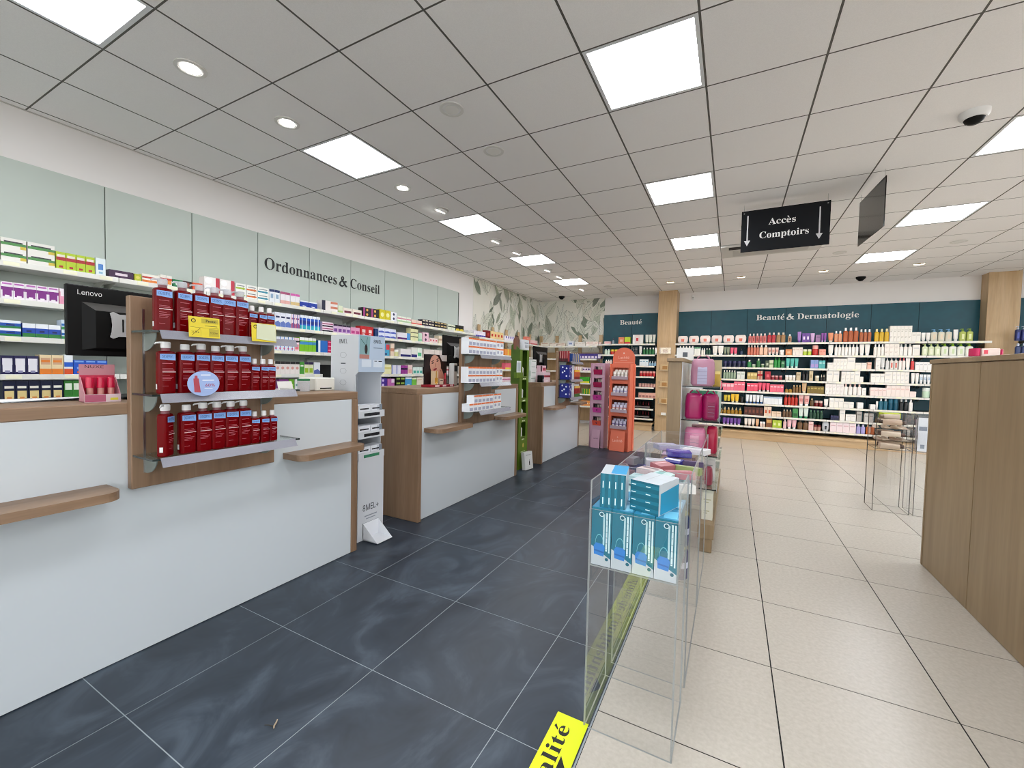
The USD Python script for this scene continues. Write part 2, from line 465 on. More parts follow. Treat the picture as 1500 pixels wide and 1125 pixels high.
for a, b in ((4.05, 4.71), (4.71, 5.37), (5.37, 6.2)):
    part(wf, 'wall_panel', B(a + .003, b - .003, YF - .02, YF, .05, 2.62), TEAL)
part(wf, 'panel_backing', B(-2.765, 6.2, YF - .006, YF, .05, 2.62), col('10252b', .7))
# the shop front behind the camera and along the right side: large windows onto a paved street
def shopfront(wall, n, along, fixed, a, b, z0, z1, k):
    """a wall with one wide opening a..b; the window has a frame, mullions and panes"""
    lo, hi = (SX0, SX1) if along == 'x' else (YB, YF)
    bx = (lambda p, q, r, s, t=.12, o=0.0: B(p, q, fixed[0] + o, fixed[0] + o + t, r, s)) if along == 'x' else (lambda p, q, r, s, t=.12, o=0.0: B(fixed[0] + o, fixed[0] + o + t, p, q, r, s))
    for q in ((lo, a, 0, CZ + .3), (b, hi, 0, CZ + .3), (a, b, 0, z0), (a, b, z1, CZ + .3)):
        part(wall, 'plaster', bx(*q), PLASTER)
    w = setting(f'window_{n}')
    for i in range(k + 1):
        x = a + (b - a) * i / k
        part(w, 'mullion', bx(max(a, x - .03), min(b, x + .03), z0, z1, .07, .02), col('3a3d40', .4))
    for i in range(k):
        part(w, 'pane', bx(a + (b - a) * i / k + .03, a + (b - a) * (i + 1) / k - .03, z0, z1, .008, .05), ACRYLIC)


wr = setting('wall_right'); shopfront(wr, 1, 'y', (SX1,), -2.2, 7.0, .25, 2.75, 6)
wb = setting('wall_back'); shopfront(wb, 2, 'x', (YB - .12,), -3.9, 5.9, .12, 2.75, 7)
pv = setting('pavement'); part(pv, 'paving', B(-30, 40, -30, 40, -.3, -.07), col('b9b6b0', .9))

for x0, x1, lab, y0 in ((-1.465, -1.085, 'pale oak clad column between the two teal shelf runs', 9.52), (3.66, 4.04, 'pale oak clad column at the right end of the long teal shelves', 9.72)):
    t = thing('column', lab, 'column', ((x0 + x1) / 2, 9.83, 0))
    part(t, 'cladding', chamfer(-(x1 - x0) / 2, (x1 - x0) / 2, y0 - 9.83, .12, 0, CZ), WOOD_P)


def lettering(label, s, height, width, o, ex, ey, mat, kind='serif', depth=.006, thin=0):
    t = thing('lettering', label, 'lettering')
    for ch, m in text(s, height, depth, kind, width, thin)[0]:
        part(t, 'letter', place(m, o, ex, ey), mat)
    return t


INK = col('14181a', .5)
lettering('dark serif letters reading Ordonnances & Conseil on the sage wall', 'Ordonnances & Conseil', .118, 1.66, (WX + .021, 2.735, 2.295), (0, 1, 0), (0, 0, 1), INK, thin=4)
lettering('short white serif word Beauté on the narrow teal panels', 'Beauté', .105, .51, (-2.385, YF - .0205, 2.375), (1, 0, 0), (0, 0, 1), col('f4f4f0', .5))
lettering('white serif letters reading Beauté & Dermatologie on the long teal panels', 'Beauté & Dermatologie', .105, 1.66, (.395, YF - .0205, 2.385), (1, 0, 0), (0, 0, 1), col('f4f4f0', .5))

# ------------------------------------------------------------------ ceiling lights and fittings
ORD = ['first', 'second', 'third', 'fourth', 'fifth', 'sixth', 'seventh', 'eighth', 'ninth', 'tenth', 'eleventh', 'twelfth']
ROWN = {2: 'row above the counters', 6: 'middle row', 10: 'row by the right cabinet', 14: 'row furthest right'}
first = None
for i, j in PANELS:
    x, y = GX + .6 * (i + .5), GY + .6 * (j + .5)
    k = [q for q in PANELS if q[0] == i].index((i, j))
    lab = f'square LED ceiling panel, {ORD[k]} from the back wall in the {ROWN[i]}'
    if first is None:
        first = t = thing('ceiling_light', lab, 'ceiling light', (x, y, CZ), 0, 'square LED ceiling panels'); _kind[t.GetPath()] = 'ceiling_light'
        m = MB(); w = .296
        for a in ((-w, w, -w, -w + .022), (-w, w, w - .022, w), (-w, -w + .022, -w + .022, w - .022), (w - .022, w, -w + .022, w - .022)):
            m.box(*a, .0, .012)
        part(t, 'frame', m, col('e8eaec', .4))
        part(t, 'diffuser', B(-w + .022, w - .022, -w + .022, w - .022, .006, .016), PANEL_E)
        part(t, 'housing', B(-w, w, -w, w, .0165, .06), col('ddd', .6))
    else:
        copy(first, lab, (x, y, CZ), 0, 'square LED ceiling panels')


def disc(r, z0, z1, n=28, r1=None):
    return MB().loft([(z0, r, r), (z1, r1 or r, r1 or r)], n)


def ring(r0, r1, z0, z1, n=28):
    t = np.arange(n) * 2 * math.pi / n; c = np.stack([np.cos(t), np.sin(t)], 1)
    R = [np.column_stack([c * r, np.full(n, z)]) for r, z in ((r0, z1), (r0, z0), (r1, z0), (r1, z1))]
    return MB().rings(R + [R[0]], cap=False)


def downlight(x, y, mode, lab, tilt=0):
    t = thing('downlight', lab, 'ceiling spotlight', (x, y, CZ), 0)
    part(t, 'trim_ring', ring(.062, .082, -.006, .002), col('e6e4e0', .4), smooth=40)
    if mode == 'warm':
        part(t, 'reflector', MB().rings([np.column_stack([r * np.cos(np.arange(24) * math.pi / 12), r * np.sin(np.arange(24) * math.pi / 12), np.full(24, z)]) for r, z in ((.0625, .0005), (.058, .07))], cap=False), col('141312', .9, 0, .05), smooth=40)
        part(t, 'lens', MB().loft([(.07, .058, .058), (.08, .058, .058)], 24), WARM_E, smooth=40)
        return
    a = math.radians(tilt); c, s = math.cos(a), math.sin(a)
    R = np.array([[c, 0, s], [0, 1, 0], [-s, 0, c]])
    m = MB().loft([(-.020 if tilt else -.004, .058 if tilt else .0615, .058 if tilt else .0615), (.012, .0625, .0625)], 24); v, f = m.mesh(); v = v @ R.T
    part(t, 'lamp_head', (v, f), col('efeeec', .4), smooth=40)
    m = MB().loft([(-.0225 if tilt else -.0065, .047, .047), (-.021 if tilt else -.005, .047, .047)], 24); v, f = m.mesh(); v = v @ R.T
    part(t, 'lens', (v, f), {'lit': SPOT_E, 'off': col('f2f0ec', .3), 'warm': WARM_E}[mode], smooth=40)


for k, (j, tl) in enumerate(((.5, 0), (1.52, 0), (3.52, 0), (4.56, 28), (6.59, 28), (7.62, 28), (9.62, 28), (10.55, 28), (12.75, 28))):
    downlight(GX + .6 * 2.47, GY + .6 * j, 'lit', f'lit round ceiling spot, {ORD[k]} from the front above the counters', tl)
for i, j, w in ((4.4, 3.16, 'nearest faint disc'), (4.43, 2.17, 'second faint disc')):
    downlight(GX + .6 * i, GY + .6 * j, 'off', f'unlit round ceiling spot, {w} above the slate aisle')
for k, i in enumerate((1.4, 3.43, 5.47, 7.48, 9.48, 11.47)):
    downlight(GX + .6 * i, GY + .6 * SPOTJ, 'warm' if k > 1 else 'off', f'flush ceiling spot, {ORD[k]} from left in the row before the far wall')
downlight(GX + .6 * 9.48, GY + .6 * 10.64, 'off', 'flush ceiling spot alone, right of the air conditioner')
downlight(GX + .6 * 11.5, GY + .6 * 10.6, 'off', 'flush ceiling spot above the right end of the teal shelves')


def dome(x, y, r, lab, body, glass):
    t = thing('security_camera', lab, 'security camera', (x, y, CZ))
    part(t, 'housing', MB().loft([(0, r, r), (-r * .35, r * .98, r * .98), (-r * .6, r * .8, r * .8)], 24), body, smooth=40)
    part(t, 'dome', MB().loft([(-r * .5, r * .72, r * .72), (-r * .8, r * .6, r * .6), (-r * 1.0, r * .36, r * .36), (-r * 1.06, .002, .002)], 24), glass, smooth=60)


dome(GX + .6 * 9.58, GY + .6 * 4.71, .075, 'white dome camera with black lens on the ceiling at right', col('ecebea', .35), BLACK)
dome(GX + .6 * 1.25, GY + .6 * 13.9, .07, 'small black dome camera near the leaf wallpaper', BLACK, BLACK)
dome(GX + .6 * 10.57, GY + .6 * 13.9, .07, 'small black dome camera above the long teal shelves', BLACK, BLACK)
t = thing('air_conditioner', 'white ceiling air conditioner cassette behind the hanging sign', 'air conditioner', (GX + .6 * 8, GY + .6 * 9.5, CZ))
part(t, 'cassette', chamfer(-.598, .598, -.298, .298, -.028, .0012, .005), col('d9d7d2', .45))
m = MB()
for q in range(5):
    m.box(-.5, .5, -.26 + .024 * q, -.245 + .024 * q, -.034, -.026)
part(t, 'louvre', m, col('37332f', .5)); part(t, 'grille', B(-.45, .45, -.08, .22, -.033, -.026), col('c9c7c2', .5))
t = thing('motion_sensor', 'small white motion sensor high on the wall right of the narrow column', 'sensor', (-.81, YF, 2.93))
part(t, 'sensor_body', chamfer(-.028, .028, -.05, 0, -.05, .05, .01), col('eeeeec', .4))
part(t, 'sensor_lens', B(-.02, .02, -.0535, -.05, -.035, 0), col('c4c4c0', .3))

# hanging signs
t = thing('hanging_sign', 'black hanging sign reading Accès Comptoirs with two down arrows', 'sign', (.405, 5.0, 2.755))
part(t, 'sign_board', chamfer(-.375, .375, 0, .008, -.21, .21, .001), col('060c16', .4, 0, .25))
for s, h, w, z in (('Accès', .062, .235, .045), ('Comptoirs', .062, .425, -.085)):
    m, _ = textmesh(s, h, .001, 'serif', w); part(t, 'lettering', place(m, (-w / 2 - .015 * (s == 'Accès'), -.0005, z), (1, 0, 0), (0, 0, 1)), col('f0f0ee', .5))
for x in (-.318, .292):
    part(t, 'arrow', MB().box(x - .006, x + .006, -.0012, 0, -.095, .16).poly([(-.028, 0), (0, -.055), (.028, 0)], (x, -.0012, -.095), (1, 0, 0), (0, 0, 1)), col('d8d8da', .5))
for x in (-.352, .352):
    part(t, 'wire', MB().tube([(x, .004, .19), (x, .004, CZ - 2.755)], .0012, 6), STEEL)
    part(t, 'screw', MB().tube([(x, -.002, .185), (x, .010, .185)], .006, 10), STEEL)
t = thing('hanging_sign', 'plain dark sign board seen edge on, hanging right of the worded sign', 'sign', (1.06, 4.89, 2.755), 93.8)
part(t, 'sign_board', chamfer(-.31, .31, -.004, .004, -.21, .21, .001), col('0b0c0e', .12, 0, .7))
for x in (-.28, .28):
    part(t, 'wire', MB().tube([(x, 0, .19), (x, 0, CZ - 2.755)], .0012, 6), STEEL)

# ================================================================== COUNTERS
FX = -2.262


def counter(n, y0, y1, ledges, near_side):
    t = thing('sales_counter', f'{n} white fronted sales counter with oak top and posts, counted from the camera', 'counter')
    part(t, 'front_panel', B(FX - .02, FX, y0 + .04, y1 - .05, .004, 1.052), WHITE)
    part(t, 'worktop', chamfer(FX - .50, FX + .004, y0, y1, 1.052, 1.102, .004), WOOD_H)
    part(t, 'end_post', chamfer(FX - .49, FX + .006, y1 - .05, y1, .002, 1.052), WOOD_V)
    part(t, 'side_panel', chamfer(FX - .49, FX + .03 if near_side else FX, y0, y0 + .04, .002, 1.052 if not near_side else 1.0519), WOOD_V)
    part(t, 'plinth', B(FX - .46, FX - .03, y0 + .05, y1 - .06, .002, .08), BLACK)
    part(t, 'desk_shelf', B(FX - .46, FX - .03, y0 + .05, y1 - .06, .70, .72), WOOD_H)
    for a, b in ledges:
        r = .06; pts = [(0, a), (.17 - r, a)]
        pts += [(.17 - r + r * math.sin(q), a + r - r * math.cos(q)) for q in np.linspace(.2, math.pi / 2, 6)]
        pts += [(.17, b - r)] + [(.17 - r + r * math.cos(q), b - r + r * math.sin(q)) for q in np.linspace(.2, math.pi / 2, 6)] + [(0, b)]
        part(t, 'ledge', prism(pts, (FX, 0, .735), (1, 0, 0), (0, 1, 0), .034), WOOD_H)
    return t


counter('nearest', -.62, 2.036, [(.1, .735), (1.50, 1.975)], False)
counter('middle', 2.64, 4.46, [(2.74, 3.27), (3.86, 4.40)], True)
counter('furthest', 5.14, 6.76, [(5.22, 5.72), (6.28, 6.70)], True)
SH = [1.405, 1.145, .882]


def display(n, y0, y1):
    t = thing('product_display', f'oak display board with three glass shelves on the {n} counter', 'display board')
    part(t, 'board', chamfer(FX + .0005, FX + .036, y0, y1, .735, 1.552), WOOD_V)
    for y in (y0 + .045, y1 - .075):
        part(t, 'slot_rail', B(FX + .036, FX + .039, y - .004, y + .004, .80, 1.50), STEEL)
    for z in SH:
        s = part(t, 'glass_shelf', B(FX + .037, FX + .21, y0 + .005, y1 + .03, z - .008, z), GLASSY)
        part(s, 'front_edge', B(FX + .21, FX + .2105, y0 + .005, y1 + .03, z - .008, z), col('2f3a38', .2))
        for y in (y0 + .0046, y1 + .03):
            part(s, 'side_edge', B(FX + .037, FX + .21, y, y + .0004, z - .008, z), col('2f3a38', .2))
        m = MB()
        a, b = y0 + .03, y1 + .0
        m.quad([(FX + .212, a, z + .002), (FX + .212, b, z + .002), (FX + .232, b, z - .034), (FX + .232, a, z - .034)])
        m.quad([(FX + .235, a, z - .034), (FX + .235, b, z - .034), (FX + .215, b, z + .002), (FX + .215, a, z + .002)])
        m.quad([(FX + .232, a, z - .034), (FX + .232, b, z - .034), (FX + .235, b, z - .034), (FX + .235, a, z - .034)])
        part(s, 'price_strip', m, STRIP)
        for y in (y0 + .05, y1 - .07):
            arc = [(0, 0)] + [(.105 * math.cos(q), -.075 * math.sin(q)) for q in np.linspace(0, math.pi / 2, 9)]
            part(s, 'bracket', prism(arc, (FX + .038, y, z - .0085), (1, 0, 0), (0, 0, 1), .004), col('8d9692', .35))
    return t


display('nearest', .803, 1.426)
display('middle', 3.225, 3.85)
display('furthest', 5.66, 6.22)

# ================================================================== PRODUCTS
PAT = {
    'Y': (0, .66, 1, 1), 'Z': (.76, .14, 1, .4), 'G': (0, .14, .7, .3), 'O': (.1, .84, .9, .94), 'P': (.3, .36, .7, .5),
    'T': (0, .8, 1, 1), 'B': (0, 0, 1, .28), 'M': (0, .38, 1, .62), 'S': (0, 0, .22, 1), 'R': (.74, 0, 1, 1), 'C': (.25, .3, .75, .65), 'K': (.12, .12, .88, .5),
    'U': (.55, .5, 1, .95), 'W': (0, .5, 1, .7), 'V': (.4, 0, .6, 1), 'Q': (.1, .5, .9, .85), 'N': (.3, .08, .7, .2)}


def carton_mesh(w, d, h, cols, pat):
    m = MB().box(-w / 2, w / 2, -d / 2, d / 2, 0, h, cols[0]); e = .0005; y = -d / 2
    lift = 0

    def put(x0, z0, x1, z1, c):
        nonlocal lift
        lift += 1
        yy = y - e * (.3 + .25 * lift)
        m.quad([(-w / 2 + w * x0, yy, h * z0), (-w / 2 + w * x1, yy, h * z0), (-w / 2 + w * x1, yy, h * z1), (-w / 2 + w * x0, yy, h * z1)], c)
    i = 0
    while i < len(pat):
        k, c = pat[i], cols[int(pat[i + 1])]; i += 2
        if k == 'L':
            for a, b, z in ((.12, .82, .72), (.12, .6, .62), (.12, .7, .3), (.12, .5, .22)):
                put(a, z, b, z + .05, c)
        elif k == 'A':
            put(.12, .62, .86, .74, c)
        elif k == 'D':
            lift += 1; rr = min(w, h) * .3
            m.poly([(rr * math.cos(t), rr * math.sin(t)) for t in np.arange(14) * math.pi / 7], (0, y - e * (.3 + .25 * lift), h * .48), (1, 0, 0), (0, 0, 1), c)
        elif k == 'F':
            lift += 1; rr = min(w * .32, h * .42)
            m.poly([(rr * math.cos(t), rr * math.sin(t)) for t in np.arange(14) * math.pi / 7], (-w * .24, y - e * (.3 + .25 * lift), h * .5), (1, 0, 0), (0, 0, 1), c)
        elif k == 'H':
            lift += 1; yy = y - e * (.3 + .25 * lift)
            m.poly([(-.5, 0), (.5, 0), (.5, .25), (.1, .42), (-.5, .3)], (0, yy, 0), (w, 0, 0), (0, 0, h), c)
        elif k == 'E':
            lift += 1; yy = y - e * (.3 + .25 * lift)
            m.poly([(-.48, .18), (.25, .18), (.25, .1), (.48, .3), (.25, .5), (.25, .42), (-.48, .42)], (0, yy, 0), (w, 0, 0), (0, 0, h), c)
        elif k == 'X':
            m.quad([(-w / 2 + .001, -d / 2, h + .0003), (w / 2 - .001, -d / 2, h + .0003), (w / 2 - .001, d / 2, h + .0003), (-w / 2 + .001, d / 2, h + .0003)], c)
        else:
            put(*PAT[k], c)
    return m


def build_product(t, ty, w, d, h, cols, pat):
    c = lambda i: cols[min(i, len(cols) - 1)]
    if ty == 'c':
        part(t, 'carton', carton_mesh(w, d, h, cols, pat), tint=True); return
    a, b = w / 2 * .96, d / 2
    lab = c(2) if len(cols) > 2 else None

    def label(z0, z1, half, yb):
        ts = np.linspace(-.9, .9, 7); m = MB()
        for p, q in zip(ts[:-1], ts[1:]):
            f = lambda s: (half * math.sin(s), -yb * math.cos(s) ** .75 - .0006)
            (x0, y0), (x1, y1) = f(p), f(q)
            m.quad([(x0, y0, z0), (x1, y1, z0), (x1, y1, z1), (x0, y0, z1)])
        part(t, 'label', m, col(lab, .45))
    if ty in 'bp':
        s = h * .76
        part(t, 'bottle', MB().loft([(0, a * .9, b * .9, 3), (h * .02, a, b, 3), (s * .93, a, b, 3), (s, a * .78, b * .8, 2.6), (s * 1.02, a * .36, a * .36, 2), (s * 1.05, a * .34, a * .34, 2)], 14), col(c(0), .25), smooth=50)
        if ty == 'b':
            part(t, 'cap', MB().loft([(s * 1.03, a * .5, a * .5), (h * .985, a * .48, a * .48), (h, a * .42, a * .42)], 12), col(c(1), .35), smooth=50)
        else:
            m = MB().loft([(s * 1.03, a * .42, a * .42), (s * 1.14, a * .42, a * .42)], 12).loft([(s * 1.14, a * .14, a * .14), (h * .95, a * .14, a * .14)], 8)
            m.loft([(h * .94, a * .34, a * .34), (h, a * .3, a * .3)], 10).tube([(0, 0, h * .975), (-a * .5, -.001, h * .975), (-a * .95, -.002, h * .95)], [a * .15, a * .13, a * .1], 6)
            part(t, 'pump', m, col(c(1), .35), smooth=50)
        if lab:
            label(s * .2, s * .75, a * .95, b)
    elif ty == 't':
        k = h * .18
        part(t, 'tube', MB().loft([(k, a * .74, b * .9), (k * 1.08, a * .84, b), (h * .55, a * .92, b * .8), (h * .97, a, b * .12, 2.5), (h, a, b * .1, 2.5)], 14), col(c(0), .35), smooth=40)
        part(t, 'cap', MB().loft([(0, a * .66, b * .85), (k * .98, a * .7, b * .88)], 12), col(c(1), .35), smooth=40)
        if lab:
            m = MB(); z0, z1 = h * .4, h * .7
            m.quad([(-a * .6, -b * .93, z0), (a * .6, -b * .93, z0), (a * .65, -b * .62, z1), (-a * .65, -b * .62, z1)]); part(t, 'label', m, col(lab, .45))
    elif ty == 'j':
        part(t, 'jar', MB().loft([(0, a * .92, b * .92), (h * .05, a, b), (h * .6, a, b), (h * .66, a * .9, b * .9)], 16), col(c(0), .25), smooth=40)
        part(t, 'lid', MB().loft([(h * .64, a * .98, b * .98), (h * .96, a * .98, b * .98), (h, a * .92, b * .92)], 16), col(c(1), .3), smooth=40)
        if lab:
            label(h * .12, h * .5, a, b)
    elif ty == 'd':
        part(t, 'bottle', MB().loft([(0, a * .9, b * .9), (h * .03, a, b), (h * .5, a, b), (h * .58, a * .5, b * .5), (h * .64, a * .4, b * .4)], 14), col(c(0), .2), smooth=40)
        part(t, 'dropper', MB().loft([(h * .62, a * .55, b * .55), (h * .78, a * .52, b * .52), (h * .8, a * .3, b * .3), (h * .96, a * .3, b * .3), (h, a * .18, b * .18)], 12), col(c(1), .3), smooth=40)
        if lab:
            label(h * .08, h * .45, a, b)
    elif ty == 'g':
        secs = [(0, a * .72, b * .7, 2.6), (h * .1, a * .9, b * .95, 2.6), (h * .35, a, b, 2.6), (h * .7, a, b * .9, 2.6), (h * .9, a * .9, b * .5, 2.6), (h, a * .74, b * .2, 2.6)]
        part(t, 'pouch', MB().loft(secs, 20), col(c(0), .4), smooth=50)
        m = MB().quad([(-a * .26, -b - .002, h * .2), (a * .26, -b - .002, h * .2), (a * .3, -b - .001, h * .58), (-a * .3, -b - .001, h * .58)])
        part(t, 'printed_patch', m, col(c(1), .5))


NAME = {'c': ('medicine_carton', 'medicine box'), 'b': ('bottle', 'bottle'), 'p': ('pump_bottle', 'bottle'), 't': ('cosmetic_tube', 'tube'), 'j': ('jar', 'jar'), 'd': ('dropper_bottle', 'bottle'), 'g': ('pouch', 'pouch')}
_proto = {}


def product(ty, w, d, h, cols, pat, label, loc, rz, group=None):
    k = (NAME[ty][0], round(w, 4), round(d, 4), round(h, 4), tuple(cols), pat)
    if k in _proto:
        return copy(_proto[k], label, loc, rz, group)
    t = thing(NAME[ty][0], label, NAME[ty][1], loc, rz, group)
    build_product(t, ty, w, d, h, cols, pat)
    _proto[k] = t; _kind[t.GetPath()] = NAME[ty][0]
    return t


NUM = ['', 'one', 'two', 'three', 'four', 'five', 'six', 'seven', 'eight', 'nine', 'ten', 'eleven', 'twelve']
_seen = {}
DEFD = {'c': .09, 'b': .045, 'p': .05, 't': .04, 'j': .06, 'd': .035, 'g': .06}


GAP = {}


def run(where, axis, plane, z, rz, u0, u1, n, ty, hcm, cols, pat, desc, stack=1, inset=.012, depth=None):
    """a row of n alike products standing side by side on a shelf, between the picture columns u0 and u1"""
    s0, s1 = (y_on(u0, plane, z + .05), y_on(u1, plane, z + .05)) if axis == 'y' else (x_on(u0, plane, z + .05), x_on(u1, plane, z + .05))
    cols = cols.split(); p = (s1 - s0) / n; h = min(hcm / 100, (GAP.get(z, 9) - .042) / stack); w = p * (.965 if ty == 'c' else .95)
    d = depth or DEFD[ty]
    if ty in 'jd':
        d = min(w, .09)
    if ty in 'bp':
        d = min(d, w * .9)
    key = (where, desc); r = _seen.get(key, 0); _seen[key] = r + 1
    if r:
        desc = f'{desc} of {["", "second", "third", "fourth", "fifth"][r]} batch'
    for k in range(n):
        for q in range(stack):
            s = s0 + p * (k + .5)
            v = (plane - inset - d / 2, s) if axis == 'y' else (s, plane + inset + d / 2)
            pos = f', {ORD[k]} of {NUM[n]} from left' if n > 1 else ''
            row = '' if stack == 1 else (', lower row', ', upper row')[q] if stack == 2 else (', bottom row', ', middle row', ', top row')[q]
            product(ty, round(w, 3), d, h, cols, pat, f'{desc}{pos}{row}, {where}', (v[0], v[1], z + .0008 + q * h), rz, f'{desc}, {where}' if n * stack > 1 else None)


# ------------------------------------------------------------------ shelves
LV = [1.90, 1.66, 1.42, 1.175, 1.0]
LW = ['top', 'second', 'third', 'fourth', 'fifth', 'sixth', 'seventh', 'bottom']
BAYS = [.235 + .5915 * k for k in range(11)]
BAYS[-1] = 6.36
_sh = {}


def shelf(name, key, L, D, label, loc, rz, group, rail='e9e8e2', board=SHELFWHITE, seed=0, tags=3):
    """shelf along local x (0..L), back at local y = D, front at 0, top at z = 0"""
    if key in _sh:
        return copy(_sh[key], label, loc, rz, group)
    t = thing(name, label, 'shelf', loc, rz, group)
    part(t, 'shelf_board', B(.002, L - .002, .006, D, -.022, -.0005), board)
    part(t, 'price_rail', chamfer(.002, L - .002, 0, .006, -.036, .0, .001), col(rail, .4))
    rnd = random.Random(seed)
    for k in range(tags):
        x = L * (k + .5) / tags + rnd.uniform(-.05, .05)
        part(t, 'price_tag', B(x - .035, x + .035, -.002, -.0003, -.030, -.006), col('f6f4dc', .5))
    for x in (.03, L - .03):
        part(t, 'bracket', prism([(0, 0), (.2, 0), (.2, -.07), (.16, -.06), (.04, -.018), (0, -.012)], (x, D - .2, -.0225), (0, 1, 0), (0, 0, 1), .004), col('b9bab4', .4))
    _sh[key] = t; _kind[t.GetPath()] = name
    return t


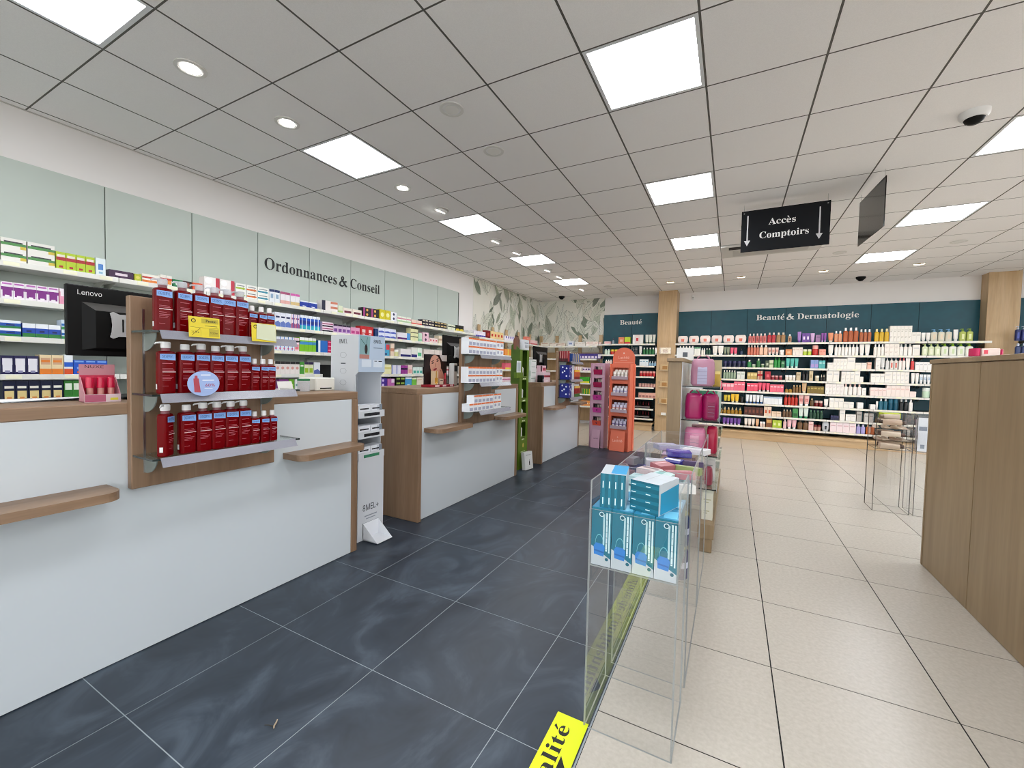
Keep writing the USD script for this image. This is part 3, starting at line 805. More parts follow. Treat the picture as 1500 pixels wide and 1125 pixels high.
for li, z in enumerate(LV):
    for k in range(len(BAYS) - 1):
        a, b = BAYS[k], BAYS[k + 1]
        if li == 3 and k in (5, 8):
            continue
        shelf('wall_shelf', ('L', round(b - a, 3), k % 3), b - a, .355, f'white wall shelf, {LW[li]} level, bay {NUM[k + 1]} of the sage wall from left', (-4.1, a, z), 90, 'white shelves on the sage wall', seed=k % 3)
LEFT = [
    # level, u0, u1, n, type, height cm, colours, pattern, description, stack
    (0, -40, 40, 2, 'c', 7.2, 'eceae4 5f9a5c d9c454 4a4a50', 'A3M1Z2', 'white green flat carton', 2), (0, 41, 82, 1, 'c', 7.2, 'eceae4 5f9a5c d9c454 4a4a50', 'A3M1Z2', 'single white green flat carton', 2),
    (0, 83, 140, 4, 'c', 11.5, 'bcd23c e8e2d6 b5343c', 'Q1W2N2', 'lime carton with red band'), (0, 141, 156, 1, 'c', 12, 'e4eef0 5b8fd0 9cc4d8', 'C1N2', 'white carton with blue motif'),
    (0, 160, 197, 1, 'c', 5.4, '4a2a4e e8dce4', 'C1', 'dark purple flat pack'), (0, 198, 208, 1, 'c', 5.2, 'c4ca3e e0d870', 'D1', 'small lime pack'),
    (0, 209, 235, 1, 'c', 6.4, 'f0ece2 e08a3c c23a2c', 'B1W2', 'white orange wide carton'), (0, 236, 253, 2, 'c', 8.0, 'f0ece4 e89a4a c8442c', 'K1W2', 'white carton with orange print'),
    (0, 254, 269, 1, 'c', 6.0, '2c8a5a e8f0e8', 'D1', 'green cube carton'), (0, 270, 282, 1, 'c', 6.0, '4e3430 a8584c', 'D1', 'dark brown cube carton'), (0, 283, 298, 1, 'c', 6.0, 'e8633a f4a07c', 'D1', 'orange cube carton'),
    (0, 300, 345, 2, 'c', 6.6, 'f4f0ee cc4a5c fff', 'R1F1F2', 'white carton with red circle', 2), (0, 346, 361.5, 1, 'c', 6.2, 'f2f2ec b4cc44 8a8e94', 'E1A2', 'white carton with lime arrow', 2),
    (0, 362, 378, 1, 'c', 6.2, 'f2f2ec e07a40 8a8e94', 'E1A2', 'white carton with orange arrow', 2), (0, 378.5, 395, 1, 'c', 6.2, 'f2f2ec 3f9ab0 8a8e94', 'E1A2', 'white carton with teal arrow', 2),
    (0, 395.5, 411, 2, 'c', 12.5, 'e9edf0 24386e 9ab4cc', 'T1C2', 'white carton with navy top'), (0, 411.5, 426, 2, 'c', 12.0, 'ece9ec b05a80 e8b8b0', 'T1B2', 'white carton with plum top'), (0, 426.5, 440, 2, 'c', 12.0, 'ecebee d86ab4 e0c890', 'T1B2', 'white carton with magenta top'),
    (0, 440.5, 466, 2, 'c', 6.4, '2a4aae f0f4fa 1e2f80', 'T1N1', 'royal blue pack'), (0, 472, 496, 1, 'c', 5.5, 'efe9e6 2a2a48 d88a70', 'S1U2', 'white striped carton', 2), (0, 496.5, 503, 1, 'c', 8.0, 'e4ead0 b8d080', 'B1', 'pale lime carton'),
    (0, 503.5, 531, 2, 'c', 6.5, 'efe6da 7a2a44', 'K1', 'cream carton with maroon block'), (0, 533, 556, 2, 'c', 5.6, '2a2226 e8b45c b04a90', 'D1S2', 'black carton with orange oval', 2), (0, 557, 573, 2, 'c', 12.5, 'd8ca1e f0ecb0', 'D1', 'bright yellow carton'),
    (0, 573.5, 582, 1, 'c', 5.8, 'eeeef4 26265e', 'D1', 'white carton with navy disc', 2), (0, 583, 603, 3, 'c', 8.0, 'ecf0e4 d88aa0 b8d0a8', 'W1B2', 'white green small carton'), (0, 603.5, 619, 2, 'c', 6.0, 'f0d8cc e0604c', 'B1', 'peach carton with red foot'),
    (0, 619.5, 637, 4, 'c', 4.6, '2e2438 e0d8c0 6a3a6a', 'Q1', 'dark striped carton', 2), (0, 637.5, 655, 4, 'c', 4.6, '2c2a2e e0c890', 'Q1', 'black gold small carton', 2), (0, 657, 668, 2, 'c', 8.5, 'e8ecd8 3a4a34', 'W1', 'pale carton with dark band'), (0, 668.5, 680, 2, 'c', 9.5, '1c1c1c d8c84c', 'H1', 'black carton with yellow corner'),
    (1, 2, 87, 5, 'c', 10.5, 'efe8ee 8a2a8e c47ac0 f6eef6', 'K1W1N3O2', 'purple and white carton'), (1, 88, 104, 1, 'c', 10.5, 'eca8c0 f4ecf0', 'T1Q1', 'single pink carton'), (1, 118, 156, 1, 'c', 5, 'ecebe6 c8c8c8', 'A1', 'white flat pack behind the screen'),
    (1, 404, 427, 3, 'c', 14.5, 'e8eaf2 6f86c4 39406a', 'H1A2', 'white carton with blue shape'), (1, 427.5, 440, 2, 'c', 14.5, 'f0e2e8 b05a8a 5a6ab0', 'H1A1V2', 'pale pink tall carton'), (1, 440.5, 470, 5, 'c', 15.0, '1f62c8 eef2f8 35b8c8 1a3a98', 'T1B2M3V1', 'blue tall carton with white top'),
    (1, 473, 489, 1, 'c', 5.4, 'f0dce8 b04a7a 241c34', 'W1B2', 'pink black flat carton', 2), (1, 489.5, 514.5, 4, 'c', 9.5, 'dcc0dc 8a52a4 3a2a4a', 'K1T2', 'lilac small carton'), (1, 515, 528, 2, 'c', 8.5, 'e8a8c8 c84a90', 'K1', 'rose small carton'), (1, 529, 548, 2, 'c', 11.5, 'cc2c34 f0d8d4', 'C1N1', 'red carton'), (1, 550, 555, 1, 'c', 10, '20487e', '', 'narrow navy carton'),
    (1, 555.5, 581, 3, 'c', 6.2, 'e4e8f6 5a6cc4', 'H1', 'white carton with blue wave', 2), (1, 583, 602, 1, 'c', 9.5, 'ece8ee 6a2a78 5aa0dc', 'B1R2', 'white carton with violet print'), (1, 602.5, 613, 2, 'c', 6.0, 'e8e6b8 2c2a20', 'T1', 'cream carton with black lid', 3), (1, 614, 619, 1, 'c', 12, 'cfe6cf 9ad0b0', 'B1', 'narrow mint carton'), (1, 620, 629, 1, 'c', 7, 'ecc8d4 4a2a44', 'D1', 'pink black pack', 2), (1, 630, 642, 3, 'c', 7, 'f0dcd8 d86a78', 'C1', 'pale carton with pink square'), (1, 643.5, 651, 1, 'c', 12, 'e8dcc4 c8a890', 'M1', 'cream tall carton'),
    (2, 0, 32, 1, 'c', 5, '1f5ab4 f0f4f8 2c8a4a 1a2a68', 'Y1P3B2', 'blue green wide pack', 2), (2, 33.5, 90, 3, 'c', 9, '2456b8 eef2f6 3a8a4a 16306e', 'Y1P3B2', 'blue carton with green foot'), (2, 91, 104, 1, 'c', 6.5, 'dbe8f0 2a78c0 3a9a5a', 'M1B2', 'pale blue carton', 2),
    (2, 396, 432, 6, 'c', 14, 'eaeef4 6a9ad8 d86a90', 'V1N2', 'white blue hygiene carton'), (2, 432.5, 439.5, 1, 'c', 14, 'f0dade e07a84', 'K1', 'blush tall carton'), (2, 440, 464, 4, 'c', 15, '8ccc32 f2f4f0 4a9ad0', 'T1W2', 'lime carton with white top'), (2, 467, 481, 1, 'c', 4.4, '2f7ac8 e8f0f6', 'S1', 'blue flat carton', 3), (2, 481.5, 494, 1, 'c', 4.6, 'c82a64 f0a8c0', 'W1', 'crimson flat carton', 3), (2, 494.5, 506, 1, 'c', 5, '7cb82c f0f4dc', 'D1', 'leaf green flat carton', 2),
    (2, 560, 571.5, 1, 'c', 16, '5aaed0 d84a50 2a2a6a', 'U1N2', 'blue carton with red badge'), (2, 573, 578.5, 1, 'c', 17, 'ecd8c4 d09a80', 'M1', 'narrow peach carton'), (2, 579.5, 587, 1, 'j', 9, 'e4e2a8 f0f0e8', '', 'cream jar'), (2, 587.5, 603, 1, 'c', 11, 'efeaea 2a2a78', 'B1', 'white carton with navy waves'), (2, 603.5, 612, 1, 'c', 14, 'f0f0ea 3a3a8a', 'B1', 'white tall carton'), (2, 612, 619, 1, 'c', 14, 'e8f0e4 7ad0a0', 'K1', 'white mint carton'), (2, 622, 651, 4, 'c', 13, 'e8ded6 b89088', 'H1', 'beige carton with brown corner'),
    (3, 2, 58, 3, 'c', 12, '2c2a5a eceaf0 9a9ab8', 'K1Q1N2', 'navy and white carton'), (3, 59, 94, 2, 'c', 13, 'f0dcb4 e88c34 d8b090', 'B1Q2A1', 'orange cream carton'), (3, 95, 108, 1, 'c', 13.5, 'eef2f6 2a6ad0 e0602c', 'M1B2', 'white blue carton'), (3, 108.5, 158, 3, 'c', 10, '1f62cc 8ab4ec e0602c', 'O1P1N2', 'blue carton with orange foot'),
    (3, 404, 440, 5, 'c', 13, 'f0e8e4 e0a8a0 3a3a3a', 'D1T2', 'white carton with pink dot'), (3, 440.5, 446.5, 1, 'c', 13, '5aa84a f0f0e8', 'A1', 'narrow green carton'), (3, 447, 460, 2, 'c', 13, 'e8ecc8 a8c83c 3a2a5a', 'K1T2', 'pale carton with lime bottles'), (3, 461, 470, 1, 'c', 13, 'ebeef4 6a7ab8', 'H1', 'white slate blue carton'),
    (3, 560, 574, 1, 'c', 13, 'f0ecc0 e0d88c', 'W1', 'cream yellow carton'), (3, 575, 588, 2, 'c', 12, 'e8e6f2 8a9ad0', 'S1', 'white lilac carton'), (3, 588.5, 598, 2, 'c', 12, 'a84aa0 2a1a4a', 'W1', 'magenta violet carton'), (3, 598.5, 605, 1, 'c', 13, 'f0d8d0 e8b0a8', 'K1', 'shell pink carton'), (3, 606, 620, 3, 'c', 10, 'e0eee8 5ab8a8', 'K1', 'white turquoise carton'), (3, 652, 664, 2, 'c', 11, 'f0e4e4 d86a70', 'W1', 'white red striped carton'),
    (4, 5, 94, 5, 'c', 13.2, '1c2444 e8d49a e09a5a f4f0e4', 'K1N2A3', 'navy carton with cream front'), (4, 95, 120, 2, 'c', 13, '3f8a3a e8f0e0', 'Q1', 'green carton with white oval'), (4, 410, 424, 2, 'c', 12, '9a5a9a e0b8d8', 'D1', 'violet flowered carton'), (4, 424.5, 432, 1, 'c', 12, '7cbc3c d8ecb0', 'D1', 'lime carton with pale dot'), (4, 433, 450, 3, 'c', 12, 'f2f2f0 7ab0a8', 'D1', 'white carton with small figure'),
    (4, 556, 568, 1, 'c', 6, '5a3aa0 e0d0f0', 'D1', 'violet wide pack', 2), (4, 568.5, 579, 1, 'c', 11, 'c87ab8 f0e0ec', 'U1', 'pink mauve carton'), (4, 581, 594, 2, 'c', 6.5, '20261c a8c860', 'Q1', 'black green pack', 2), (4, 594.5, 604, 1, 'c', 13, '5aaade eaf4fa', 'T1N1', 'sky blue carton'), (4, 604.5, 611, 1, 'c', 12, '8acc5a f0f4d8', 'T1', 'fresh green carton'), (4, 611.5, 628, 2, 'c', 13, 'f0e4d4 e0c0a0', 'A1', 'cream tan carton'),
]
GAP = {z: LV[i - 1] - z for i, z in enumerate(LV) if i}
for li, u0, u1, n, ty, h, cols, pat, desc, *st in LEFT:
    run(f'{LW[li]} sage shelf', 'y', -4.1, LV[li], 90, u0, u1, n, ty, h, cols, pat, desc, st[0] if st else 1)

# teal wall
TV = [1.90, 1.66, 1.415, 1.18, .945, .705, .472, .255]
TY = 9.5
BK = col('1b2a2e', .5)
first_u = None
for li, z in enumerate(TV):
    for bi, (xs_, nm) in enumerate(((SEAM2, 'long'), (SEAMS, 'narrow'))):
        for k in range(len(xs_) - 1):
            a, b = xs_[k], xs_[k + 1]
            shelf('teal_shelf', ('T', round(b - a, 3)), b - a, .42, f'white edged shelf, {LW[li]} level, bay {NUM[k + 1]} from left of the {nm} teal unit', (a, TY, z), 0, 'white edged shelves of the teal wall', board=BK, seed=k)
    shelf('teal_shelf', ('T', .66), .66, .42, f'white edged shelf, {LW[li]} level, right of the far right column', (4.05, TY, z), 0, 'white edged shelves of the teal wall', board=BK)
for nm, a, b in (('long', SEAM2[0], SEAM2[-1]), ('narrow', SEAMS[0], SEAMS[-1]), ('far right', 4.05, 6.2)):
    t = thing('shelf_plinth', f'low pale oak plinth under the {nm} teal shelves', 'plinth')
    part(t, 'plinth_top', chamfer(a, b, 9.36, YF - .02, .125, .16), WOOD_PX)
    part(t, 'plinth_front', B(a, b, 9.375, 9.395, .002, .125), WOOD_PX)

TEALRUNS = [
    (0, 992, 1094, 6, 'g', 14, 'f1e6e3 e2836f', 'white pouch with coral print'), (0, 1096, 1123, 5, 'b', 16, 'd98a86 f2e8e4 b8433f', 'rose pink bottle'), (0, 1124, 1136.5, 2, 'b', 17, 'c8353f f0e0dc', 'raspberry bottle'), (0, 1137, 1151, 2, 'b', 17, 'b08a5e f0e6d8', 'golden brown bottle'), (0, 1154, 1160, 1, 'b', 14, 'c9a98c eee 8a5a40', 'single beige bottle'),
    (0, 1168, 1174, 1, 't', 18, 'b58fd0 7a4fa8', 'lilac tube'), (0, 1175, 1186.5, 2, 'c', 15, '7a54a8 e8dcf0', 'purple carton with white square', 'C1'), (0, 1187, 1194, 1, 't', 15, 'd9b8e0 c8a0d4', 'pale lilac tube'), (0, 1195, 1202, 1, 'c', 12, 'a884ad 8a6a94', 'mauve carton', 'A1'), (0, 1203, 1211, 2, 't', 15, '9a5fb0 d8c0e4', 'violet tube'),
    (0, 1213, 1221.5, 1, 't', 15, 'e39a72 f0e0d0', 'peach tube'), (0, 1222, 1234, 2, 'b', 18, 'e0a07c fff', 'peach bottle'), (0, 1235, 1258, 3, 'b', 23, 'b8622e fff', 'tall amber bottle'), (0, 1259, 1277, 3, 'b', 20, 'b5683a fff', 'short amber bottle'), (0, 1281, 1303, 3, 'b', 20, 'd8b31c f4ecc0', 'yellow bottle'),
    (0, 1303.5, 1336, 6, 'c', 24, 'f2efe9 d8d4cc', 'tall white carton', 'L1'), (0, 1336, 1349, 2, 'c', 14, 'f2efe9 d8d4cc', 'short white carton', 'A1'), (0, 1350, 1364, 2, 't', 13, 'f2f0ec e8e6e0', 'white tube'), (0, 1364, 1396, 3, 'p', 18, 'dcd9c8 7fb2d6 e8d8c0', 'clear bottle with blue pump'), (0, 1397, 1405, 1, 't', 17, 'f4f2ee e8e8e4', 'tall white tube'), (0, 1406, 1427, 2, 'p', 18, 'b9c46a 8fae2a e0e4b0', 'olive pump bottle'),
    (0, 1488, 1506, 2, 'p', 20, '1e2c6e c8ccd8 5a6ab8', 'navy pump bottle'),
    (1, 994, 1016.5, 5, 'b', 15, 'cfe0d2 f4f4f0', 'pale green bottle'), (1, 1017, 1026, 2, 'c', 13, 'eef0ea 6aa884', 'white carton with green top', 'T1'), (1, 1027, 1033, 2, 'b', 11, 'f0eee8 fff', 'small white bottle'), (1, 1033.5, 1041, 2, 'b', 11, '2f5a48 d8e0d8', 'dark green bottle'), (1, 1043, 1060, 2, 't', 15, 'f2efe8 fff', 'ivory tube'), (1, 1060, 1069, 2, 't', 13, '9aa68f 6a7a64', 'sage tube'), (1, 1069.5, 1080, 2, 't', 12, 'f0708c fff', 'pink tube'), (1, 1083, 1089, 1, 'd', 12, '24405e 10141c', 'navy serum bottle'),
    (1, 1094.6, 1112, 4, 'b', 16, 'd8836b f4e8e0', 'salmon bottle'), (1, 1112, 1125, 2, 'b', 17, 'f0c8b0 fff', 'pale peach bottle'), (1, 1125, 1141, 3, 't', 12, 'f0d8d0 fff d89a90', 'blush tube'), (1, 1141.5, 1149.5, 1, 'j', 8, 'f0ece8 fff', 'wide white jar'), (1, 1151, 1160, 1, 'c', 9, 'e8a06e f0c8a0', 'orange carton', 'C1'), (1, 1161, 1176, 3, 'c', 12, 'f0e8e0 e0c8b8', 'ivory carton', 'A1'), (1, 1176, 1189.5, 2, 'j', 9, 'c6dc5a eef0d8', 'lime jar'), (1, 1190, 1199.5, 1, 'j', 15, 'd2443e f0b8b0', 'red jar'), (1, 1200, 1210, 2, 'c', 9, 'f0b0a0 e88a7a', 'peach carton', 'A1'),
    (1, 1213, 1221.5, 1, 't', 16, 'f0eee8 fff', 'lone white tube'), (1, 1222.6, 1258, 7, 'b', 21, 'f4f2ee e4e4e0', 'tall white bottle'), (1, 1259, 1275, 2, 't', 17, 'f4f2ee fff', 'white tube'), (1, 1280, 1296, 3, 'b', 21, 'f2efe9 fff', 'cream white bottle'), (1, 1296, 1317.5, 3, 'c', 22, 'f3ede6 e0d8d0', 'large white carton', 'L1'), (1, 1317.5, 1337, 3, 'b', 20, 'f4f2ee d8d8d4', 'white bottle beside the cartons'), (1, 1337, 1348, 1, 'c', 15, 'f2efe9 ddd', 'white carton', 'A1'), (1, 1351, 1379, 3, 'p', 20, 'dfe8c8 d4e6a8 f0f4e0', 'pale lime pump bottle'), (1, 1379, 1427, 4, 'p', 19, 'eef0e6 9cc83c d8e8c0', 'white bottle with green pump'),
    (1, 1488, 1506, 2, 'b', 16, '3a4a78 c8d0e0', 'steel blue bottle'),
    (2, 1059, 1093, 5, 'j', 10, '26264a 3a3a6a', 'navy jar'), (2, 1094.6, 1101, 1, 'b', 12, '2f8a4a fff', 'green bottle'), (2, 1101.5, 1107, 1, 'j', 5, 'a8c8a0 e0e8dc', 'low green jar'), (2, 1108, 1114, 1, 'b', 14, '2f7a3a d8e8d0', 'tall green bottle'), (2, 1114.5, 1120, 1, 'j', 6, '7a9a70 d0d8c8', 'moss jar'), (2, 1121, 1127, 1, 'c', 11, '55664f c8d0b8', 'moss carton', 'C1'), (2, 1127, 1133, 1, 'c', 12, 'd9dfc0 9ab080', 'pale green carton', 'M1'), (2, 1133.6, 1143.6, 2, 'b', 17, '2e9a44 2a7a3a', 'bright green bottle'), (2, 1144.5, 1149.5, 1, 'c', 11, '3f8a5a cfe0d0', 'emerald carton', 'A1'),
    (2, 1151, 1170, 3, 't', 15, '63c4b8 d9f0ea', 'turquoise tube'), (2, 1187.5, 1199, 2, 'c', 13, '8fa8d8 b8a0d8', 'periwinkle carton', 'K1'), (2, 1199.6, 1209, 2, 'c', 12, '5fb8b8 d0ecec', 'aqua carton', 'A1'), (2, 1212, 1221, 1, 'c', 9, 'f2efe9 ddd', 'low white carton', 'A1'), (2, 1221, 1241, 4, 'c', 15, 'f3f0ea ddd', 'white upright carton', 'L1'), (2, 1241, 1253, 1, 'c', 18, 'f2efe9 ddd', 'big white carton', 'A1'), (2, 1253, 1270, 2, 'c', 9, 'f0ede6 ddd', 'white low carton by the big one', 'A1'), (2, 1270.5, 1277, 1, 'c', 10, 'ecc9b8 d89a80', 'apricot carton', 'A1'),
    (2, 1283, 1290, 1, 'c', 17, 'f2f0ec ddd', 'white slim carton', 'L1'), (2, 1290.5, 1297, 1, 't', 18, 'e4e6e4 ccc', 'grey white tube'), (2, 1297.5, 1303, 1, 'p', 18, 'e0e2e0 eee', 'grey pump bottle'), (2, 1303.5, 1316, 2, 'p', 18, 'e8e4de d8d8d8 e06a58', 'pump bottle with coral label'), (2, 1316.6, 1327, 2, 'b', 18, 'f2ece8 d96a70', 'white bottle with rose cap'), (2, 1327, 1334, 1, 't', 17, 'f4f0ec fff', 'white tube'), (2, 1334.5, 1340, 1, 'b', 16, 'd94a4a f0d0cc', 'red bottle'), (2, 1341, 1365, 4, 'c', 11, 'f2f2f2 ccd0d4', 'white half height carton', 'A1'),
    (3, 1059, 1078, 5, 'b', 14, '9fb39c e8e8e0', 'sage bottle'), (3, 1079, 1091, 2, 'c', 12, 'dfe3de b0c0b0', 'grey white carton', 'A1'), (3, 1094.6, 1109, 3, 'c', 11, 'c9b06a e8d8a0', 'gold carton', 'Q1'), (3, 1109.5, 1117, 1, 'c', 14, 'd0a890 c03030', 'beige carton with red ribbon', 'V1M1'), (3, 1120.6, 1129, 1, 'c', 13, 'b8283a e06a78', 'red carton', 'C1'), (3, 1129.5, 1146.5, 3, 'j', 7, 'a03a44 d8a0a0', 'wine red jar'), (3, 1150, 1166, 3, 'j', 8, 'f0ece4 fff', 'white jar'), (3, 1166.5, 1173, 1, 'c', 13, 'd2c2a4 a89878', 'sand carton', 'A1'), (3, 1175, 1184.5, 2, 'b', 14, '1c1a1a 2a2a2a', 'black bottle'), (3, 1185.5, 1191, 1, 'c', 15, 'd8c8a8 b8a078', 'tall sand carton', 'C1'), (3, 1194, 1201, 1, 'j', 8, 'd0c8b0 eee8d8', 'sand jar'), (3, 1202, 1209, 2, 'd', 10, '2a2520 c8c0b0', 'small dark dropper bottle'),
    (3, 1211, 1229.5, 2, 'c', 16, 'f2efe9 ddd', 'white wide carton', 'A1'), (3, 1232.5, 1252, 3, 'c', 15, 'f2efe9 ddd', 'white carton of the middle three', 'L1'), (3, 1252, 1260, 1, 'c', 17, 'f3f0ea ddd', 'white tall carton', 'A1'), (3, 1260, 1265, 1, 'c', 8, 'f0ede8 ddd', 'tiny white carton', ''), (3, 1276, 1296, 3, 'c', 13, 'f2efe9 ddd', 'white carton before the tall one', 'A1'), (3, 1296, 1307.5, 1, 'c', 20, 'f2efe9 ddd', 'tallest white carton', 'L1'), (3, 1307.5, 1332, 4, 'c', 17, 'f4f0ea ddd', 'white carton after the tallest', 'L1'), (3, 1335, 1347, 2, 't', 15, 'f4f2ee fff', 'white tube'), (3, 1347.5, 1364, 3, 't', 13, 'eef0f2 fff c0d0e0', 'short white tube'),
    (4, 1059, 1075, 3, 'c', 12, 'ee8598 f8d0d8', 'soft pink carton', 'Q1'), (4, 1075, 1091, 3, 'c', 15, 'f07a90 f8c8d0', 'taller pink carton', 'A1'), (4, 1094, 1110, 3, 'c', 13, 'f0647e f8c8d0', 'hot pink carton', 'A1'), (4, 1110, 1128, 3, 't', 14, 'ef5f7c f8e8e8', 'hot pink tube'), (4, 1128, 1148, 4, 'c', 12, 'f0788c fad8dc', 'salmon pink carton', 'A1'), (4, 1150, 1161, 2, 'd', 9, 'b8934a 222', 'gold dropper bottle'), (4, 1161, 1174, 3, 'b', 12, '8a6a3c d8c090', 'bronze bottle'), (4, 1174.5, 1182, 1, 't', 16, 'd8b890 f0e0c8', 'sand tube'), (4, 1182.5, 1207, 5, 'c', 11, '8f7a38 c8b870', 'olive gold carton', 'A1'),
    (4, 1209, 1236, 5, 'c', 17, 'f3efec e0d8d8', 'white tall carton', 'L1'), (4, 1236, 1262.5, 4, 'b', 20, 'f4f0ec f4d8d0', 'white bottle with pale cap'), (4, 1263, 1269, 1, 'c', 11, 'f2eeea ddd', 'single white carton', 'A1'), (4, 1275, 1298.6, 4, 'c', 12, 'f4e4e0 e8c8c0', 'pink white carton', 'A1'), (4, 1298.6, 1333, 5, 'c', 16, 'f5e8e2 ecd0c8', 'large pink white carton', 'A1'), (4, 1333, 1342.6, 1, 'c', 8, 'f3e4de ddd', 'low pink white carton', ''), (4, 1352, 1364, 1, 'j', 14, 'cfe6cf e8f0e8', 'mint jar'),
    (5, 1060, 1070, 2, 't', 12, 'd6c23a 222', 'mustard tube'), (5, 1070.5, 1082.5, 2, 't', 14, 'eec52e f4e8c0', 'yellow tube'), (5, 1083, 1090, 1, 'j', 10, '1a1a1a 2a2a2a', 'black jar'), (5, 1092, 1118, 5, 't', 14, 'eef2f5 3f6fb0', 'white tube with blue cap'), (5, 1118.5, 1146, 5, 'c', 12, 'f0f3f6 b9cbe0', 'white carton with pale blue top', 'T1'), (5, 1148.5, 1169, 4, 'b', 16, 'c23a2a 8a2018', 'brick red bottle'), (5, 1169.5, 1186, 2, 't', 17, 'f0c4c0 fff d88a88', 'rose tube'), (5, 1186.5, 1192.5, 1, 'b', 12, '6a5230 c8b890', 'brown bottle'), (5, 1193, 1206, 2, 'j', 9, '8a2a2a d8c0b8', 'dark red jar'), (5, 1207, 1214, 1, 't', 12, 'f2f0ec ccc', 'white tube'), (5, 1215, 1236, 3, 'c', 14, 'f2f0ea ddd', 'white carton', 'A1'), (5, 1236, 1251, 2, 'c', 9, 'f2f0ea ddd', 'low white carton', 'A1'), (5, 1256, 1265, 1, 'c', 9, 'f0f0ee ddd', 'lone white carton', ''),
    (5, 1275, 1283, 1, 'c', 7, 'f2f2f0 ddd', 'small white carton', ''), (5, 1283.5, 1287, 1, 't', 12, 'f2f2f0 fff', 'slim white tube'), (5, 1287.5, 1301, 2, 'b', 19, '1f6f86 dde4e8', 'petrol blue bottle'), (5, 1301.6, 1316.5, 2, 'j', 16, '1d5f78 24708a', 'petrol blue jar'), (5, 1317.5, 1331, 2, 'b', 20, '15181c d8d8d8', 'black bottle with white cap'), (5, 1331.5, 1338, 1, 'b', 18, 'f2f0ee fff', 'white bottle'),
    (6, 1059, 1087, 5, 'd', 11, 'b08a3a d8c8a0', 'amber dropper bottle'), (6, 1090, 1118, 5, 'c', 13, '5a2f22 8a5038', 'chocolate carton', 'C1'), (6, 1119, 1130, 2, 'c', 15, 'ecd8c6 d86a40', 'beige carton', 'C1'), (6, 1130.5, 1144.5, 2, 'c', 8, 'f0d9c4 d8b890', 'low beige carton', 'A1'), (6, 1146.5, 1160, 3, 'b', 12, '7a6048 c8b8a0', 'taupe bottle'), (6, 1161, 1169, 1, 'c', 14, '4f9a5c 2f6a3c', 'green carton', 'K1'), (6, 1169.5, 1184.6, 2, 't', 16, 'e0ece4 2fa070', 'white tube with green cap'), (6, 1185.5, 1206, 4, 'b', 13, '24503a 6a9a7a', 'dark green bottle'), (6, 1217, 1229, 3, 'c', 7, '20264e 4a4a8a', 'navy low carton', 'A1'), (6, 1230, 1238, 1, 'c', 17, 'f2f0ec ddd', 'tall white carton', 'A1'), (6, 1239, 1254, 2, 'c', 10, 'f2f0ec ddd', 'white carton', 'A1'), (6, 1255, 1262.5, 1, 'c', 15, 'b8b4ae 8a8680', 'grey carton', 'A1'), (6, 1266, 1280, 2, 'c', 13, 'c8c6c2 9a9894', 'pale grey carton', 'A1'),
    (7, 1058, 1085, 5, 't', 11, '7a4fa6 d8c8e8', 'purple tube'), (7, 1090, 1106, 3, 't', 12, 'f0e8e0 c8b8a8', 'white tube'), (7, 1106.5, 1112, 1, 't', 12, 'e8c098 d89a70', 'apricot tube'), (7, 1113, 1121, 2, 'j', 8, 'f0dcd0 fff', 'blush jar'), (7, 1122, 1131, 1, 'c', 14, '8a5a30 d8b070', 'brown carton', 'Q1'), (7, 1131.5, 1145, 2, 'c', 12, 'bcd44a e4ecb0', 'lime carton', 'C1'), (7, 1147, 1152.5, 1, 'b', 20, 'ecc8cc f4e4e4', 'tall pink bottle'), (7, 1153, 1167, 2, 't', 18, 'f0c4cc fff', 'large pink tube'), (7, 1168, 1184, 2, 'b', 18, '7a5a3a 4a3824', 'wide brown bottle'), (7, 1184.5, 1191.6, 1, 'c', 13, 'f0d0cc e0a8a0', 'pink carton', 'A1'), (7, 1192, 1203, 2, 'j', 9, 'c8a090 7a2a2a', 'rosewood jar'), (7, 1204, 1215, 1, 'g', 18, 'c8ccd0 3a4048', 'silver pouch'), (7, 1216, 1254, 4, 'c', 17, 'f2e4e8 e0c0c8', 'white rose carton', 'A1'), (7, 1254.5, 1268, 2, 'b', 14, 'b4aee0 e0dcf4', 'lavender bottle'), (7, 1268.5, 1282, 2, 'b', 14, 'c46a2a e8c8a0', 'orange amber bottle'),
]
GAP = {z: TV[i - 1] - z for i, z in enumerate(TV) if i}
NAME['c'] = ('skincare_carton', 'skincare box')
for li, u0, u1, n, ty, h, cols, desc, *p in TEALRUNS:
    run(f'{LW[li]} teal shelf', 'x', TY, TV[li], 0, u0, u1, n, ty, h * (1.22 if li else 1.12), cols, p[0] if p else '', desc)
